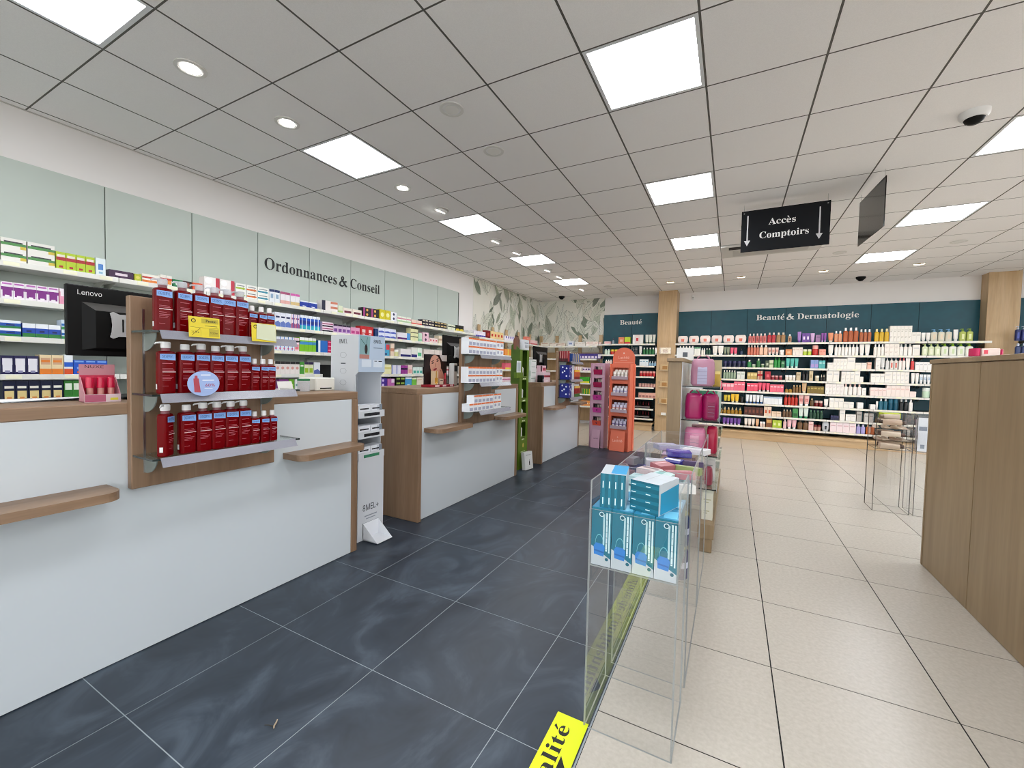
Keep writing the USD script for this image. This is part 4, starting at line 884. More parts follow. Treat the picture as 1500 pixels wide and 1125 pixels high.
BEAUTE = [
    (0, 885, 894.6, 1, 'c', 5, 'f0d0d0 d87a80', 'flat pink carton', 'A1'), (0, 896, 899.5, 1, 'd', 12, '9aa8b4 556', 'slim grey bottle'), (0, 905.6, 914, 1, 'c', 13, 'e8906a f4c0a0', 'orange carton', 'C1'), (0, 914.5, 923, 1, 'c', 13, 'c8dc30 d84a40', 'lime carton', 'B1'), (0, 926.5, 930, 1, 'c', 17, 'f2f0ec ddd', 'slim white carton', ''), (0, 930, 936.5, 1, 'c', 17, 'f0e0dc d03a40', 'white carton with red heart', 'C1'), (0, 936.5, 941.5, 1, 'c', 17, 'f2f0ec ddd', 'white carton by the heart', ''), (0, 944.6, 960, 3, 't', 17, 'dfe2d8 9aa490', 'grey white tube'),
    (1, 885, 893, 2, 'b', 11, 'd8e8d8 fff', 'mint bottle'), (1, 893.5, 905, 2, 'j', 10, 'd03a30 e8d048', 'red yellow jar'), (1, 923.5, 933.5, 4, 'd', 14, '50565c 999', 'grey dropper bottle'), (1, 935.6, 940, 1, 't', 16, 'f2f2f0 fff', 'white tube'), (1, 941, 958.5, 4, 'b', 13, '2f7a45 f0f4ee', 'green bottle with white cap'), (1, 958.7, 962, 1, 't', 13, 'f2f2f0 ddd', 'short white tube'),
    (2, 886, 896, 3, 'b', 11, 'f0dcd8 fff', 'blush bottle'), (2, 936.5, 949.5, 3, 'c', 12, 'e6f0f2 9ac0d0', 'icy white carton', 'A1'), (2, 950, 961, 3, 'd', 9, '9ac0d8 d8e4ec', 'pale blue dropper bottle'), (3, 936, 960, 5, 'j', 10, 'c22a2e e8a8a0', 'red jar'), (4, 935, 960, 6, 'j', 7, 'd8b0a8 c8a090', 'powder pink compact'), (5, 935, 960, 5, 'c', 10, 'e8b8a8 b08078', 'nude make-up carton', 'K1'),
]
for li, u0, u1, n, ty, h, cols, desc, *p in BEAUTE:
    run(f'{LW[li]} narrow teal shelf', 'x', TY, TV[li], 0, u0, u1, n, ty, h * 1.15, cols, p[0] if p else '', desc)
for li in (6, 7):
    t = thing('make_up_tester', f'black make-up tester tray on the {LW[li]} narrow teal shelf', 'tester display', (-1.80, TY + .16, TV[li] + .001))
    part(t, 'tray', chamfer(-.22, .22, -.12, .12, 0, .06), BLACK)
    part(t, 'backboard', B(-.22, .22, .1, .12, .06, .15), BLACK); part(t, 'silver_rail', B(-.22, .22, -.124, -.12, .02, .045), STEEL)
    for k in range(7):
        part(t, 'lipstick', MB().loft([(.061, .009, .009), (.12, .009, .009), (.121, .006, .006), (.14, .004, .004)], 8, at=(-.18 + .06 * k, 0, 0)), col(('a03040', '702028', 'c85060', '222')[k % 4], .3), smooth=40)

# pharmacy corner shelving with oak uprights
CV = [1.86, 1.56, 1.27, .99, .73, .45]
for k, u in enumerate((701.6, 722, 742, 759.6, 776.6)):
    t = thing('shelf_upright', f'slim oak shelf upright, {ORD[k]} from left before the leaf wallpaper', 'upright', (-4.437, y_on(u, -4.437, 2.05), 0))
    part(t, 'post', chamfer(-.012, .012, -.04, .04, .002, 2.14), WOOD_P)
for k, u in enumerate((793, 816, 850, 883)):
    t = thing('shelf_upright', f'slim oak shelf upright, {ORD[k]} from the corner along the far wall', 'upright', (min(x_on(u, 9.895, 2.05), -2.812), 9.895, 0))
    part(t, 'post', chamfer(-.04, .04, -.02, .02, .002, 2.14), WOOD_P)
PALE = col('e9e2d0', .4)
for li, z in enumerate(CV):
    shelf('corner_shelf', ('C1', 1), 1.66, .36, f'long pale shelf, {LW[li]} level, on the far wall by the wallpaper', (-4.45, TY, z), 0, 'pale shelves of the wallpaper corner', board=PALE, tags=5)
    shelf('corner_shelf', ('C2', 1), 2.90, .29, f'long pale shelf, {LW[li]} level, on the left wall by the wallpaper', (-4.12, 6.52, z), 90, 'pale shelves of the wallpaper corner', board=PALE, tags=8)
for nm, a in (('far wall', (-4.45, -2.79, YF - .03, YF - .005)), ('left wall', (WX + .005, WX + .025, 6.40, 9.42))):
    t = thing('shelf_backboard', f'tan backboard behind the corner shelves on the {nm}', 'backboard')
    part(t, 'board', B(*a, .06, 1.72), WOOD_P)
CORNER = [
    ('x', 0, 791.6, 804, 1, 'c', 9, 'efe8dc c89a80', 'white carton in the corner', 'A1'), ('x', 0, 816, 827, 2, 'c', 7, 'f0e4d8 d09070', 'low cream carton', 'A1'), ('x', 0, 831, 840, 1, 'c', 12, 'e9ecf2 8a9ac0', 'white blue carton', 'C1'), ('x', 0, 842, 857, 3, 'c', 9, 'f0ebe4 c8b8a8', 'white carton', 'A1'), ('x', 0, 858, 876, 3, 'c', 10, 'f3e8e0 d88a78', 'white carton with rose print', 'A1'),
    ('x', 0, 804.5, 815, 2, 'c', 8, 'eee6dc c8a890', 'ivory carton', 'A1'), ('x', 0, 876.5, 880, 1, 'c', 8, 'f0dcd8 d88a88', 'pale rose carton at the end', 'A1'), ('x', 1, 815, 835.5, 6, 'b', 15, 'efe4dc fff', 'tall ivory bottle'), ('x', 2, 873, 880, 3, 'c', 9, 'e8dce8 8a4a90', 'white mauve carton', 'B1'), ('x', 3, 864, 880, 4, 'c', 12, 'f0e6e0 d86a50', 'white carton with orange print', 'Q1'), ('x', 4, 868, 880, 4, 'c', 11, 'f4efe4 e8c840', 'white carton with yellow band', 'W1'), ('x', 3, 836, 847, 3, 'c', 13, 'e8ece8 6aa0b8', 'white carton with blue block', 'K1'), ('x', 2, 838, 852, 4, 'c', 10, 'f0e8e0 c86a80', 'white carton with rose edge', 'S1'),
    ('x', 1, 836, 846, 4, 'b', 13, 'f0dcd4 fff', 'pale pink bottle'), ('x', 1, 846.5, 880, 7, 'c', 12, '4a3a90 ece4f0 8a6ab8', 'violet carton with white front', 'K1'), ('x', 2, 853, 872, 5, 'c', 8, 'e6d8e4 5a3a88', 'white violet carton', 'D1'), ('x', 3, 848, 863, 4, 'c', 14, '4aae3c e8e040', 'green carton with yellow foot', 'B1'), ('x', 4, 853, 867, 4, 'c', 12, '3f9a3c ecc83c', 'green yellow carton', 'R1'), ('x', 5, 851, 866, 4, 'c', 12, 'f0a860 fbe0c0', 'orange carton', 'D1'), ('x', 5, 866.5, 880, 4, 'c', 10, 'ece8c0 f0d040', 'cream yellow carton', 'B1'),
    ('y', 0, 686, 694, 2, 'c', 8, 'd8d8d8 aaa', 'grey carton', 'A1'), ('y', 0, 694.5, 712, 6, 'c', 10, 'ebe6f0 5a5ab8', 'white lilac carton', 'B1'), ('y', 0, 713.5, 719, 1, 'c', 14, '8a1c24 c84a40', 'dark red carton', 'C1'), ('y', 0, 719.5, 738, 4, 'c', 14, 'f0d8a0 d8483c', 'yellow red carton', 'C1'), ('y', 0, 740, 756, 5, 'c', 10, 'ece8f2 5a4aa8', 'white violet small carton', 'U1'), ('y', 0, 772, 777, 1, 'c', 16, 'e88a78 f0c0b0', 'coral carton', 'A1'), ('y', 0, 778, 788, 3, 'c', 10, 'f0d0d0 d86a70', 'pale rose carton', 'B1'),
    ('y', 1, 728, 738, 2, 'c', 12, 'f4eae6 d85a4c', 'white red carton', 'W1'), ('y', 1, 740, 752, 2, 'c', 13, 'f0a050 f4e060', 'orange yellow carton', 'R1'), ('y', 1, 757, 772, 4, 'c', 9, 'eceaea aab8c8', 'white grey carton', 'A1'), ('y', 2, 741, 753, 2, 'c', 13, 'f07a90 f4e060', 'pink yellow carton', 'B1'), ('y', 2, 757, 770, 3, 'c', 12, 'e8f0e8 4a9a6a', 'white green carton', 'S1'), ('y', 3, 735, 752, 4, 'c', 12, 'f0dce4 c86a9a', 'rose white carton', 'W1'), ('y', 3, 722, 733, 3, 'c', 11, 'f0eae6 e08a70', 'white coral carton', 'D1'),
]
GAP = {z: CV[i - 1] - z for i, z in enumerate(CV) if i}
NAME['c'] = ('parapharmacy_carton', 'parapharmacy box')
for ax, li, u0, u1, n, ty, h, cols, desc, *p in CORNER:
    run(f'{LW[li]} corner shelf', ax, TY if ax == 'x' else -4.12, CV[li], 0 if ax == 'x' else 90, u0, u1, n, ty, h, cols, p[0] if p else '', desc)


# ================================================================== RED BOTTLES ON THE NEAREST DISPLAY
RED = usdkit.material(stage, '/World/Looks/red_liquid', {'p': ('principled_bsdf', {'base_color': lin('78040f'), 'roughness': .2, 'specular_ior_level': .14}), }, surface='p.BSDF')
NECK = usdkit.material(stage, '/World/Looks/red_neck', {'t': ('transparent_bsdf', {'color': (.75, .5, .52)}), 'p': ('principled_bsdf', {'base_color': lin('a06a72'), 'roughness': .15}), 'm': ('mix_closure', {'fac': .7})}, [('t.BSDF', 'm.closure1'), ('p.BSDF', 'm.closure2')], surface='m.closure')
BLUE_L = col('8fb4e6', .4); PALE_L = col('e0c4c4', .45); PINK_L = col('b8626e', .45); BLUE_T = col('2f5a9e', .4)
_red = {}


def red_bottle(size, pump, label, loc, rz, group):
    if (size, pump) in _red:
        return copy(_red[size, pump], label, loc, rz, group)
    t = thing('red_bottle', label, 'bottle', loc, rz, group); _red[size, pump] = t; _kind[t.GetPath()] = 'red_bottle'
    a, b, s = (.0315, .021, .178) if size == 'large' else (.0225, .0175, .125)
    body = part(t, 'bottle_body', MB().loft([(0, a * .93, b * .93, 4), (.004, a, b, 4), (s * .94, a, b, 4), (s * .985, a * .9, b * .92, 3.4), (s, a * .62, b * .8, 2.6)], 22), RED, smooth=45)
    part(t, 'neck', MB().loft([(s * .995, a * .5, a * .5), (s + .016, a * .46, a * .46)], 16), NECK, smooth=40)
    y = -b - .0006
    z0, z1 = s * .78, s * .93
    m = MB().quad([(-a * .84, y, z0 + .004), (a * .84, y, z0), (a * .84, y, z1), (-a * .84, y, z1)])
    lb = part(t, 'blue_label', m, BLUE_L)
    tm, w = textmesh('DEXERYL', s * .065, .0003, 'sans', a * 1.3)
    part(lb, 'lettering', place(tm, (-w / 2, y - .0001, z0 + s * .055), (1, 0, 0), (0, 0, 1)), BLUE_T)
    m = MB(); n = MB()
    for z, x0, x1, h, pale in ((.70, -.6, .5, .014, 0), (.58, -.6, .55, .012, 0), (.545, -.6, .7, .012, 0), (.50, -.6, .85, .018, 1), (.43, -.6, .2, .010, 0), (.38, -.6, .6, .013, 0), (.345, -.6, .4, .010, 0), (.31, -.6, .3, .012, 0), (.17, -.6, .05, .010, 0)):
        (m if pale else n).quad([(a * x0, y, s * z), (a * x1, y, s * z), (a * x1, y, s * (z + h)), (a * x0, y, s * (z + h))])
    part(t, 'printed_line', m, PALE_L); part(t, 'small_print', n, PINK_L)
    xs_ = a + .0005
    part(t, 'side_barcode', MB().quad([(-xs_, b * .3, s * .1), (-xs_, -b * .3, s * .1), (-xs_, -b * .3, s * .22), (-xs_, b * .3, s * .22)]), col('e8e8e8', .5))
    cz = s + .012
    if pump:
        m = MB().loft([(cz, a * .52, a * .52), (cz + .006, a * .55, a * .55), (cz + .022, a * .55, a * .55), (cz + .026, a * .46, a * .46)], 18)
        m.tube([(0, 0, cz + .021), (-a * .6, 0, cz + .022), (-a * 1.05, 0, cz + .020), (-a * 1.2, 0, cz + .015)], [.0045, .004, .0035, .003], 8)
        part(t, 'pump', m, CLEARPLASTIC if pump == 2 else col('e8e6e6', .3), smooth=40)
    else:
        part(t, 'cap', MB().loft([(cz - .004, a * .52, a * .52), (cz + .017, a * .51, a * .51), (cz + .02, a * .45, a * .45)], 18), col('eceaea', .3), smooth=40)
    return t


ROWS = [[(225.5, 251, 1), (255, 279.5, 1), (281, 304, 1), (305, 323.6, 1), (324, 342, 1), (343, 360.6, 1), (361, 376, 0), (376, 389, 0), (389, 400, 0)],
        [(229, 257, 1), (259, 283, 0), (284.5, 305, 1), (306, 325, 0), (327, 346.5, 1), (347, 364.5, 1), (365, 379, 0), (379, 391, 0), (391, 401, 0)],
        [(229, 255.5, 1), (261, 285.5, 0), (287.5, 307, 1), (308, 327.5, 1), (328.5, 346.5, 1), (348, 364.5, 1), (365.5, 379, 0), (379.8, 392.8, 0), (392.8, 404, 0)]]
for r, (row, z) in enumerate(zip(ROWS, SH)):
    for k, (u0, u1, p) in enumerate(row):
        y = y_on((u0 + u1) / 2, FX + .155, z + .08)
        size = 'large' if k < 6 else 'small'
        i = k if k < 6 else k - 6
        rz = 90 + ((-4, 4, 0, 2, -4, 2, 0, 4, -3)[k] if r != 2 else (42, 3, -2, 4, 0, 3, -2, 2, 8)[k])
        red_bottle(size, (p if r else 2 * p) if k < 6 else 0, f'{size} red {"pump" if p and k < 6 else "capped"} bottle, {ORD[i]} of {"six" if k < 6 else "three"} from left, {("top", "middle", "bottom")[r]} glass shelf', (FX + .155, y, z + .0006), rz, f'{size} red bottles, {("top", "middle", "bottom")[r]} glass shelf')

YEL = col('e6d23a', .45)


def tag_card(label, y0, y1, z, w_over=None):
    t = thing('price_card', label, 'price card', (FX + .238, (y0 + y1) / 2, z), 90)
    w = y1 - y0; h = .088
    m = MB(); 
    c = part(t, 'card', prism([(-w / 2, 0), (w / 2, 0), (w / 2, h), (-w / 2, h)], (0, 0, 0), (1, 0, 0), (0, .06, .998), .001), YEL)
    def line(x0, z0, x1, z1, c_):
        f = lambda x, q: (x, .06 * q - .0014, q * .998)
        return MB().quad([f(x0, z0), f(x1, z0), f(x1, z1), f(x0, z1)]), c_
    def put(nm, x0, z0, x1, z1, c_):
        part(t, nm, line(x0, z0, x1, z1, c_)[0], c_)
    DK = col('3a3413', .5); OL = col('c3b33a', .5)
    if w_over is None:
        put('grey_field', -.012, .062, w / 2 - .006, .082, OL); put('grey_field', .016, .006, w / 2 - .004, .04, OL)
        tm, ww = textmesh('Promo', .011, .0003, 'serif', .042); part(t, 'lettering', place(tm, (.004, .06 * .067 - .0018, .067), (1, 0, 0), (0, .06, .998)), DK)
        for s_, x, zz in (('11,75 €', -.052, .018), ('9,50 €', .02, .018)):
            tm, ww = textmesh(s_.replace('€', 'e'), .008, .0003, 'sans', .03); part(t, 'lettering', place(tm, (x, .06 * zz - .0018, zz), (1, 0, 0), (0, .06, .998)), DK)
        for a in ((-.054, .042, w / 2 - .004, .043), (.0, .05, .05, .052), (-.016, .006, -.0155, .042)):
            put('rule', *a, DK)
        part(t, 'strike', MB().quad([(-.05, -.001, .008), (-.049, -.001, .007), (-.018, .0004, .038), (-.019, .0005, .039)]), DK)
    rg = MB(); n = 16
    for k in range(n):
        a0, a1 = 2 * math.pi * k / n, 2 * math.pi * (k + 1) / n
        P = lambda a, r: (-w / 2 + .018 + r * math.cos(a), .06 * .07 - .0016, .070 + r * math.sin(a))
        rg.quad([P(a0, .006), P(a1, .006), P(a1, .009), P(a0, .009)])
    part(t, 'round_logo', rg, DK)
    if w_over:
        part(t, 'price_slip', prism([(-w / 2 + .02, .012), (w / 2 - .002, .004), (w / 2 - .004, h - .004), (-w / 2 + .024, h - .002)], (0, -.0032, 0), (1, 0, 0), (0, .06, .998), .001), col('d8dcc0', .5))


tag_card('yellow Promo price card on the top glass shelf below the red bottles', .925, 1.045, 1.386)
tag_card('yellow card with pale slip at the right end of the top glass shelf', 1.185, 1.305, 1.386, True)
t = thing('shelf_wobbler', 'round pale blue advertising disc on the middle glass shelf', 'shelf disc', (FX + .245, .977, 1.188), 90)
part(t, 'disc', MB().rings([np.column_stack([.062 * np.cos(np.arange(36) * math.pi / 18), np.full(36, q), .054 * np.sin(np.arange(36) * math.pi / 18)]) for q in (0, .0015)]), col('a9bde6', .35))
part(t, 'printed_bottle', MB().quad([(-.036, -.0004, -.036), (-.012, -.0004, -.038), (-.02, -.0004, .022), (-.04, -.0004, .022)]).quad([(-.036, -.0005, .022), (-.024, -.0005, .022), (-.025, -.0005, .034), (-.035, -.0005, .034)]), col('b8505e', .5))
tm, w = textmesh('60%', .013, .0003, 'sans'); part(t, 'lettering', place(tm, (.004, -.0005, -.014), (1, 0, 0), (0, 0, 1)), col('b83048', .5))
part(t, 'printed_line', MB().quad([(-.006, -.0004, .012), (.04, -.0004, .012), (.04, -.0004, .016), (-.006, -.0004, .016)]).quad([(-.012, -.0004, .034), (.026, -.0004, .034), (.026, -.0004, .039), (-.012, -.0004, .039)]).quad([(.002, -.0004, -.024), (.034, -.0004, -.024), (.034, -.0004, -.021), (.002, -.0004, -.021)]), col('e8ecf8', .5))
part(t, 'stem', MB().box(-.004, .004, .0016, .012, -.012, -.008), CLEARPLASTIC)

# ------------------------------------------------------------------ goods on the two further displays
GAP = {}
NAME['c'] = ('white_carton', 'carton')
for r, (z, spec) in enumerate(zip(SH, [((688, 728, 8, 2), (728.5, 739, 2, 2)), ((687.5, 727.5, 8, 2), (728, 737.5, 2, 2)), ((689, 724, 6, 1), (724.5, 735.5, 2, 2))])):
    for k, (u0, u1, n, st_) in enumerate(spec):
        run(f'{("top", "second", "lowest")[r]} shelf, middle display', 'y', FX + .20, z, 90, u0, u1, n, 'c', 7.3, 'eceef2 e8834c b0b4c8', 'T1K2' if k == 0 else 'T1C2', ('white carton with orange lid', 'outer white orange carton')[k], st_, depth=.08)
z = SH[2] + .0735
run('lowest shelf, middle display', 'y', FX + .20, z, 90, 696, 724, 5, 'c', 7.3, 'eceef2 e8834c b0b4c8', 'T1K2', 'raised white orange carton', depth=.08)
NAME['c'] = ('display_carton', 'carton')
for k in range(4):
    product('c', .03, .06, .15, ['9a2430', 'e8c8c0', '5a1420'], 'V1B2', f'red carton with pale stripe, {ORD[k]} from the board, top shelf of the furthest display', (FX + .058 + .034 * k, 5.71, SH[0] + .0006), 0, 'red cartons on the furthest display')
run('top shelf of the furthest display', 'y', FX + .20, SH[0], 90, 840, 851, 4, 'c', 12, '2f5aa0 e8d860', 'S1', 'blue and yellow carton', depth=.1)
for r in (1, 2):
    z = SH[r]; q = ('middle', 'bottom')[r - 1]
    t = thing('gift_box', f'deep blue box with white dots on the {q} shelf of the furthest display', 'gift box', (FX + .125, 5.745, z + .001), 90)
    part(t, 'box_body', B(-.06, .06, -.07, .07, 0, .205), col('1c2c8c', .35))
    for dx, dz in ((-.0705, .16), (-.0705, .06), (-.0705, .11)):
        pass
    m = MB()
    for a, b_ in ((-.03, .16), (.03, .1), (-.03, .05), (.03, .175), (.0, .12)):
        m.poly([(.013 * math.cos(v), .013 * math.sin(v)) for v in np.arange(12) * math.pi / 6], (a, -.0706, b_), (1, 0, 0), (0, 0, 1))
        m.poly([(.013 * math.cos(v), .013 * math.sin(v)) for v in np.arange(12) * math.pi / 6], (-.0606, a, b_), (0, -1, 0), (0, 0, 1))
    part(t, 'white_dot', m, col('e8ecf8', .4))
    run(f'{q} shelf of the furthest display', 'y', FX + .20, z, 90, 838.5, 842, 1, 'c', 21, 'd8dce0 8a98a8', 'V1', 'tall silver grey carton', depth=.12)
    run(f'{q} shelf of the furthest display', 'y', FX + .20, z, 90, 842.4, 850.5, 4, 'c', 14 if r == 1 else 16, 'c86a3a e8c048 8a2a2a' if r == 1 else '9a2a2a e0c060 4a7a3a', 'T1B2', 'amber red carton' if r == 1 else 'red green carton', depth=.1)

# ================================================================== ON THE COUNTERS
CT = 1.1025


def monitor(label, loc, rz, brand=False, w=.5, h=.315):
    t = thing('monitor', label, 'monitor', loc, rz)      # screen faces +y (away), back faces -y
    z0 = .195
    part(t, 'back_cover', chamfer(-w / 2, w / 2, -.012, .012, z0, z0 + h, .004), BLACK)
    part(t, 'back_bulge', trimesh.convex.convex_hull(np.array([(-w * .40, -.012, z0 + h * .08), (w * .40, -.012, z0 + h * .08), (w * .40, -.012, z0 + h * .76), (-w * .40, -.012, z0 + h * .76), (-w * .32, -.034, z0 + h * .12), (w * .32, -.034, z0 + h * .12), (w * .32, -.034, z0 + h * .66), (-w * .32, -.034, z0 + h * .66)])), BLACK)
    part(t, 'upper_slope', MB().quad([(-w * .40, -.0125, z0 + h * .765), (w * .40, -.0125, z0 + h * .765), (w * .32, -.035, z0 + h * .655), (-w * .32, -.035, z0 + h * .655)]), col('5c5a58', .5))
    part(t, 'screen', B(-w / 2 + .012, w / 2 - .012, .012, .0125, z0 + .015, z0 + h - .012), col('14161a', .2))
    p = [(-.046, -.056), (-.034, -.062), (-.014, -.052), (.014, -.052), (.034, -.062), (.046, -.056), (.04, -.03), (.038, 0), (.04, .03), (.046, .056), (.034, .062), (.014, .052), (-.014, .052), (-.034, .062), (-.046, .056), (-.04, .03), (-.038, 0), (-.04, -.03)]
    br = part(t, 'bracket_plate', prism(p, (-.068, -.040, z0 + h * .46), (1, 0, 0), (0, 0, 1), .005), col('c4c5c6', .35))
    part(br, 'slot', B(-.071, -.065, -.046, -.045, z0 + h * .46 - .03, z0 + h * .46 + .03), BLACK)
    part(t, 'stand', chamfer(-.028, .028, -.075, -.046, 0.01, z0 + h * .5, .004), BLACK)
    part(t, 'foot', chamfer(-.11, .11, -.16, .08, 0, .012, .003), BLACK)
    if brand:
        tm, ww = textmesh('Lenovo', .021, .0005, 'sans', .085); part(t, 'lettering', place(tm, (-w / 2 + .035, -.0122, z0 + h - .042), (1, 0, 0), (0, 0, 1)), col('e4e4e4', .4))
    return t


monitor('black Lenovo monitor seen from behind on the nearest counter', (-2.60, .965, CT), 90, True)
monitor('black monitor seen from behind on the middle counter', (-2.62, 3.70, CT), 90)
monitor('black monitor behind the furthest display board', (-2.62, 5.90, CT), 90, h=.33)
t = thing('monitor_cable', 'black cable curving from the nearest monitor to the desk', 'cable')
part(t, 'cable', MB().tube([(-2.62, 1.0, 1.30), (-2.64, .985, 1.24), (-2.66, 1.03, 1.19), (-2.66, 1.09, 1.165), (-2.67, 1.16, 1.14), (-2.68, 1.22, 1.108)], .004, 8), BLACK, smooth=40)

t = thing('paper_sheet', 'white paper sheets lying on the nearest counter', 'paper', (-2.62, .66, CT))
for k, (r_, dx) in enumerate(((.05, 0), (-.12, .012))):
    c_, s_ = math.cos(r_), math.sin(r_); P = [(-.105, -.148), (.105, -.148), (.105, .148), (-.105, .148)]
    part(t, 'sheet', MB().quad([(a * c_ - b_ * s_ + dx, a * s_ + b_ * c_, .001 + .001 * k + (.012 if i == 2 and k else 0)) for i, (a, b_) in enumerate(P)]), col('eef0f2', .6))

# lip balm counter display
t = thing('counter_display', 'pink NUXE counter display box holding lip balms', 'display box', (-2.375, .757, CT), 84)
PK = col('c9909a', .45)
part(t, 'tray_floor', B(-.056, .056, -.035, .05, 0, .004), PK)
part(t, 'front_lip', prism([(-.056, 0), (.056, 0), (.056, .034), (-.056, .034)], (0, -.035, 0), (1, 0, 0), (0, 0, 1), .0025), col('d8c4c8', .45))
part(t, 'printed_field', MB().quad([(-.055, -.0379, .002), (.008, -.0379, .002), (.008, -.0379, .032), (-.055, -.0379, .032)]), col('b8607c', .45))
part(t, 'price_sticker', MB().quad([(.022, -.0379, .008), (.047, -.0379, .008), (.047, -.0379, .018), (.022, -.0379, .018)]), col('d8cf3a', .45))
for x in (-.056, .0535):
    part(t, 'side_wall', prism([(-.035, 0), (.05, 0), (.05, .105), (.034, .105), (-.035, .034)], (x, 0, 0), (0, 1, 0), (0, 0, 1), .0025), PK)
bk = part(t, 'back_card', B(-.056, .056, .048, .0505, 0, .158), PK)
tm, w = textmesh('NUXE', .0115, .0004, 'sans', .062); part(bk, 'lettering', place(tm, (-.04, .0478, .142), (1, 0, 0), (0, 0, 1)), col('5a3038', .5))
part(bk, 'inner_field', MB().quad([(-.054, .0475, .03), (.054, .0475, .03), (.054, .0475, .112), (-.054, .0475, .112)]), col('d0305a', .45))
for k, y in enumerate((-.033, .001, .034)):
    q = thing('lip_balm', f'red lip balm stick in the pink display box, {ORD[k]} from left', 'lip balm', (-2.375 - .002, .757 + y, CT + .0045), 90, 'lip balms in the pink display box')
    part(q, 'stick', MB().loft([(0, .0105, .0105), (.055, .0105, .0105)], 14), col('d49a90', .35), smooth=40)
    part(q, 'cap', MB().loft([(.0552, .013, .013), (.096, .013, .013), (.1, .010, .010)], 14), col('cf2350', .25), smooth=40)

# behind the nearest display
t = thing('desk_printer', 'white box shaped desk printer at the end of the nearest counter', 'printer', (-2.57, 1.93, CT), 90)
part(t, 'casing', chamfer(-.055, .10, -.09, .09, 0, .088, .006), col('e8e6de', .4)); part(t, 'paper_slot', B(-.02, .07, -.0925, -.09, .012, .02), BLACK)
t = thing('glass_jar', 'small clear jar with green lid beside the desk printer', 'jar', (-2.50, 1.80, CT))
part(t, 'jar_body', MB().loft([(0, .034, .034), (.005, .038, .038), (.07, .038, .038)], 20), CLEARPLASTIC, smooth=40); part(t, 'lid', MB().loft([(.0702, .039, .039), (.082, .039, .039)], 20), col('2f8a5a', .35), smooth=40)
t = thing('leaflet_holder', 'white card leaflet standing on the nearest counter near the jar', 'leaflet', (-2.47, 1.66, CT), 90)
part(t, 'card', prism([(-.05, 0), (.05, 0), (.046, .072), (-.05, .072)], (0, 0, 0), (1, 0, 0), (0, .3, .95), .002), col('f2f2ee', .5)); part(t, 'back_support', prism([(-.03, 0), (.03, 0), (.02, .06), (-.02, .06)], (0, .045, 0), (1, 0, 0), (0, -.3, .95), .002), col('e0e0dc', .5))
t = thing('paper_bag', 'white crumpled paper leaning behind the small red bottles', 'paper', (-2.42, 1.44, CT), 90)
part(t, 'paper', trimesh.convex.convex_hull(np.array([(-.06, -.02, 0), (.085, -.01, 0), (.085, .03, 0), (-.06, .03, 0), (.03, -.005, .1), (.05, .02, .09), (-.05, -.005, .17), (-.04, .015, .175), (0, -.012, .15)])), col('eceef4', .6))

# dispensing hatch openings in the wall between the shelves
for k, y in enumerate((3.50, 5.30)):
    t = thing('dispenser_hatch', f'dark dispenser hatch with pale frame in the sage wall, {("left", "right")[k]} one', 'hatch', (-4.459, y, 0), 90)
    part(t, 'frame_top', chamfer(-.29, .29, -.06, 0, 1.28, 1.335, .004), col('c9cac6', .4)); part(t, 'dark_opening', B(-.28, .28, -.008, 0, .98, 1.28), col('23262a', .3))
    part(t, 'chute', prism([(-.2, 0), (.2, 0), (.2, .16), (-.2, .16)], (0, -.16, 1.0), (1, 0, 0), (0, .9, .43), .004), col('b9b9b4', .35))
    part(t, 'side_cheek', prism([(0, 0), (.15, 0), (.15, .28), (.05, .22)], (-.21, -.158, .985), (0, 1, 0), (0, 0, 1), .006), col('6a6d6e', .4)); part(t, 'side_cheek', prism([(0, 0), (.15, 0), (.15, .28), (.05, .22)], (.20, -.158, .985), (0, 1, 0), (0, 0, 1), .006), col('6a6d6e', .4))

# beauty poster display with a woman's face, middle counter
t = thing('beauty_display', 'counter display with a dark haired woman on its poster', 'display', (-2.37, 3.06, CT + .0006), 90)
part(t, 'base_tray', chamfer(-.165, .165, -.06, .06, 0, .022, .002), col('9a1a30', .3))
p = part(t, 'poster', B(-.165, .165, .03, .034, .022, .292), col('1c1012', .4))


def ell(cx, cz, rx, rz_, y, a=0, n=20):
    return [(cx + rx * math.cos(t_) * math.cos(a) - rz_ * math.sin(t_) * math.sin(a), y, cz + rx * math.cos(t_) * math.sin(a) + rz_ * math.sin(t_) * math.cos(a)) for t_ in np.arange(n) * 2 * math.pi / n]


m = MB()


def pol(pts, c):
    v = np.array(pts, float); n = len(v); m.add(np.vstack([v, v.mean(0)]), [(i, (i + 1) % n, n) for i in range(n)], c)


pol(ell(.02, .215, .105, .075, .0296, .2), '3a1f1e'); pol(ell(-.09, .12, .07, .13, .02958, .1), '2c1618'); pol(ell(.03, .08, .10, .06, .0295, -.2), 'c98f7a')
pol(ell(-.005, .195, .078, .096, .02945, .35), 'd9a793'); pol(ell(-.02, .135, .05, .045, .0294, .3), 'd5a08c')
for cx, cz in ((-.045, .215), (.025, .235)):
    pol(ell(cx, cz, .017, .006, .0293, .3, 12), '3a2420'); pol(ell(cx, cz + .018, .022, .004, .0293, .35, 12), '4a2c24')
pol(ell(-.005, .195, .007, .022, .0293, .3, 12), 'c28a74'); pol(ell(-.01, .158, .028, .010, .0292, .3, 14), 'a8484c'); pol(ell(-.01, .158, .024, .002, .0291, .3, 12), '7a2a30')
for k in range(4):
    pol(ell(.03 + .022 * k, .10 + .008 * k, .012, .05, .0290 - .0001 * k, .5, 12), 'cf9580')
part(p, 'printed_face', m, tint=True, label='woman with dark hair and red lips printed on the poster')
part(p, 'white_corner', MB().quad([(.09, .0286, .235), (.165, .0286, .235), (.165, .0286, .292), (.05, .0286, .292)]), col('d8d0cc', .5))
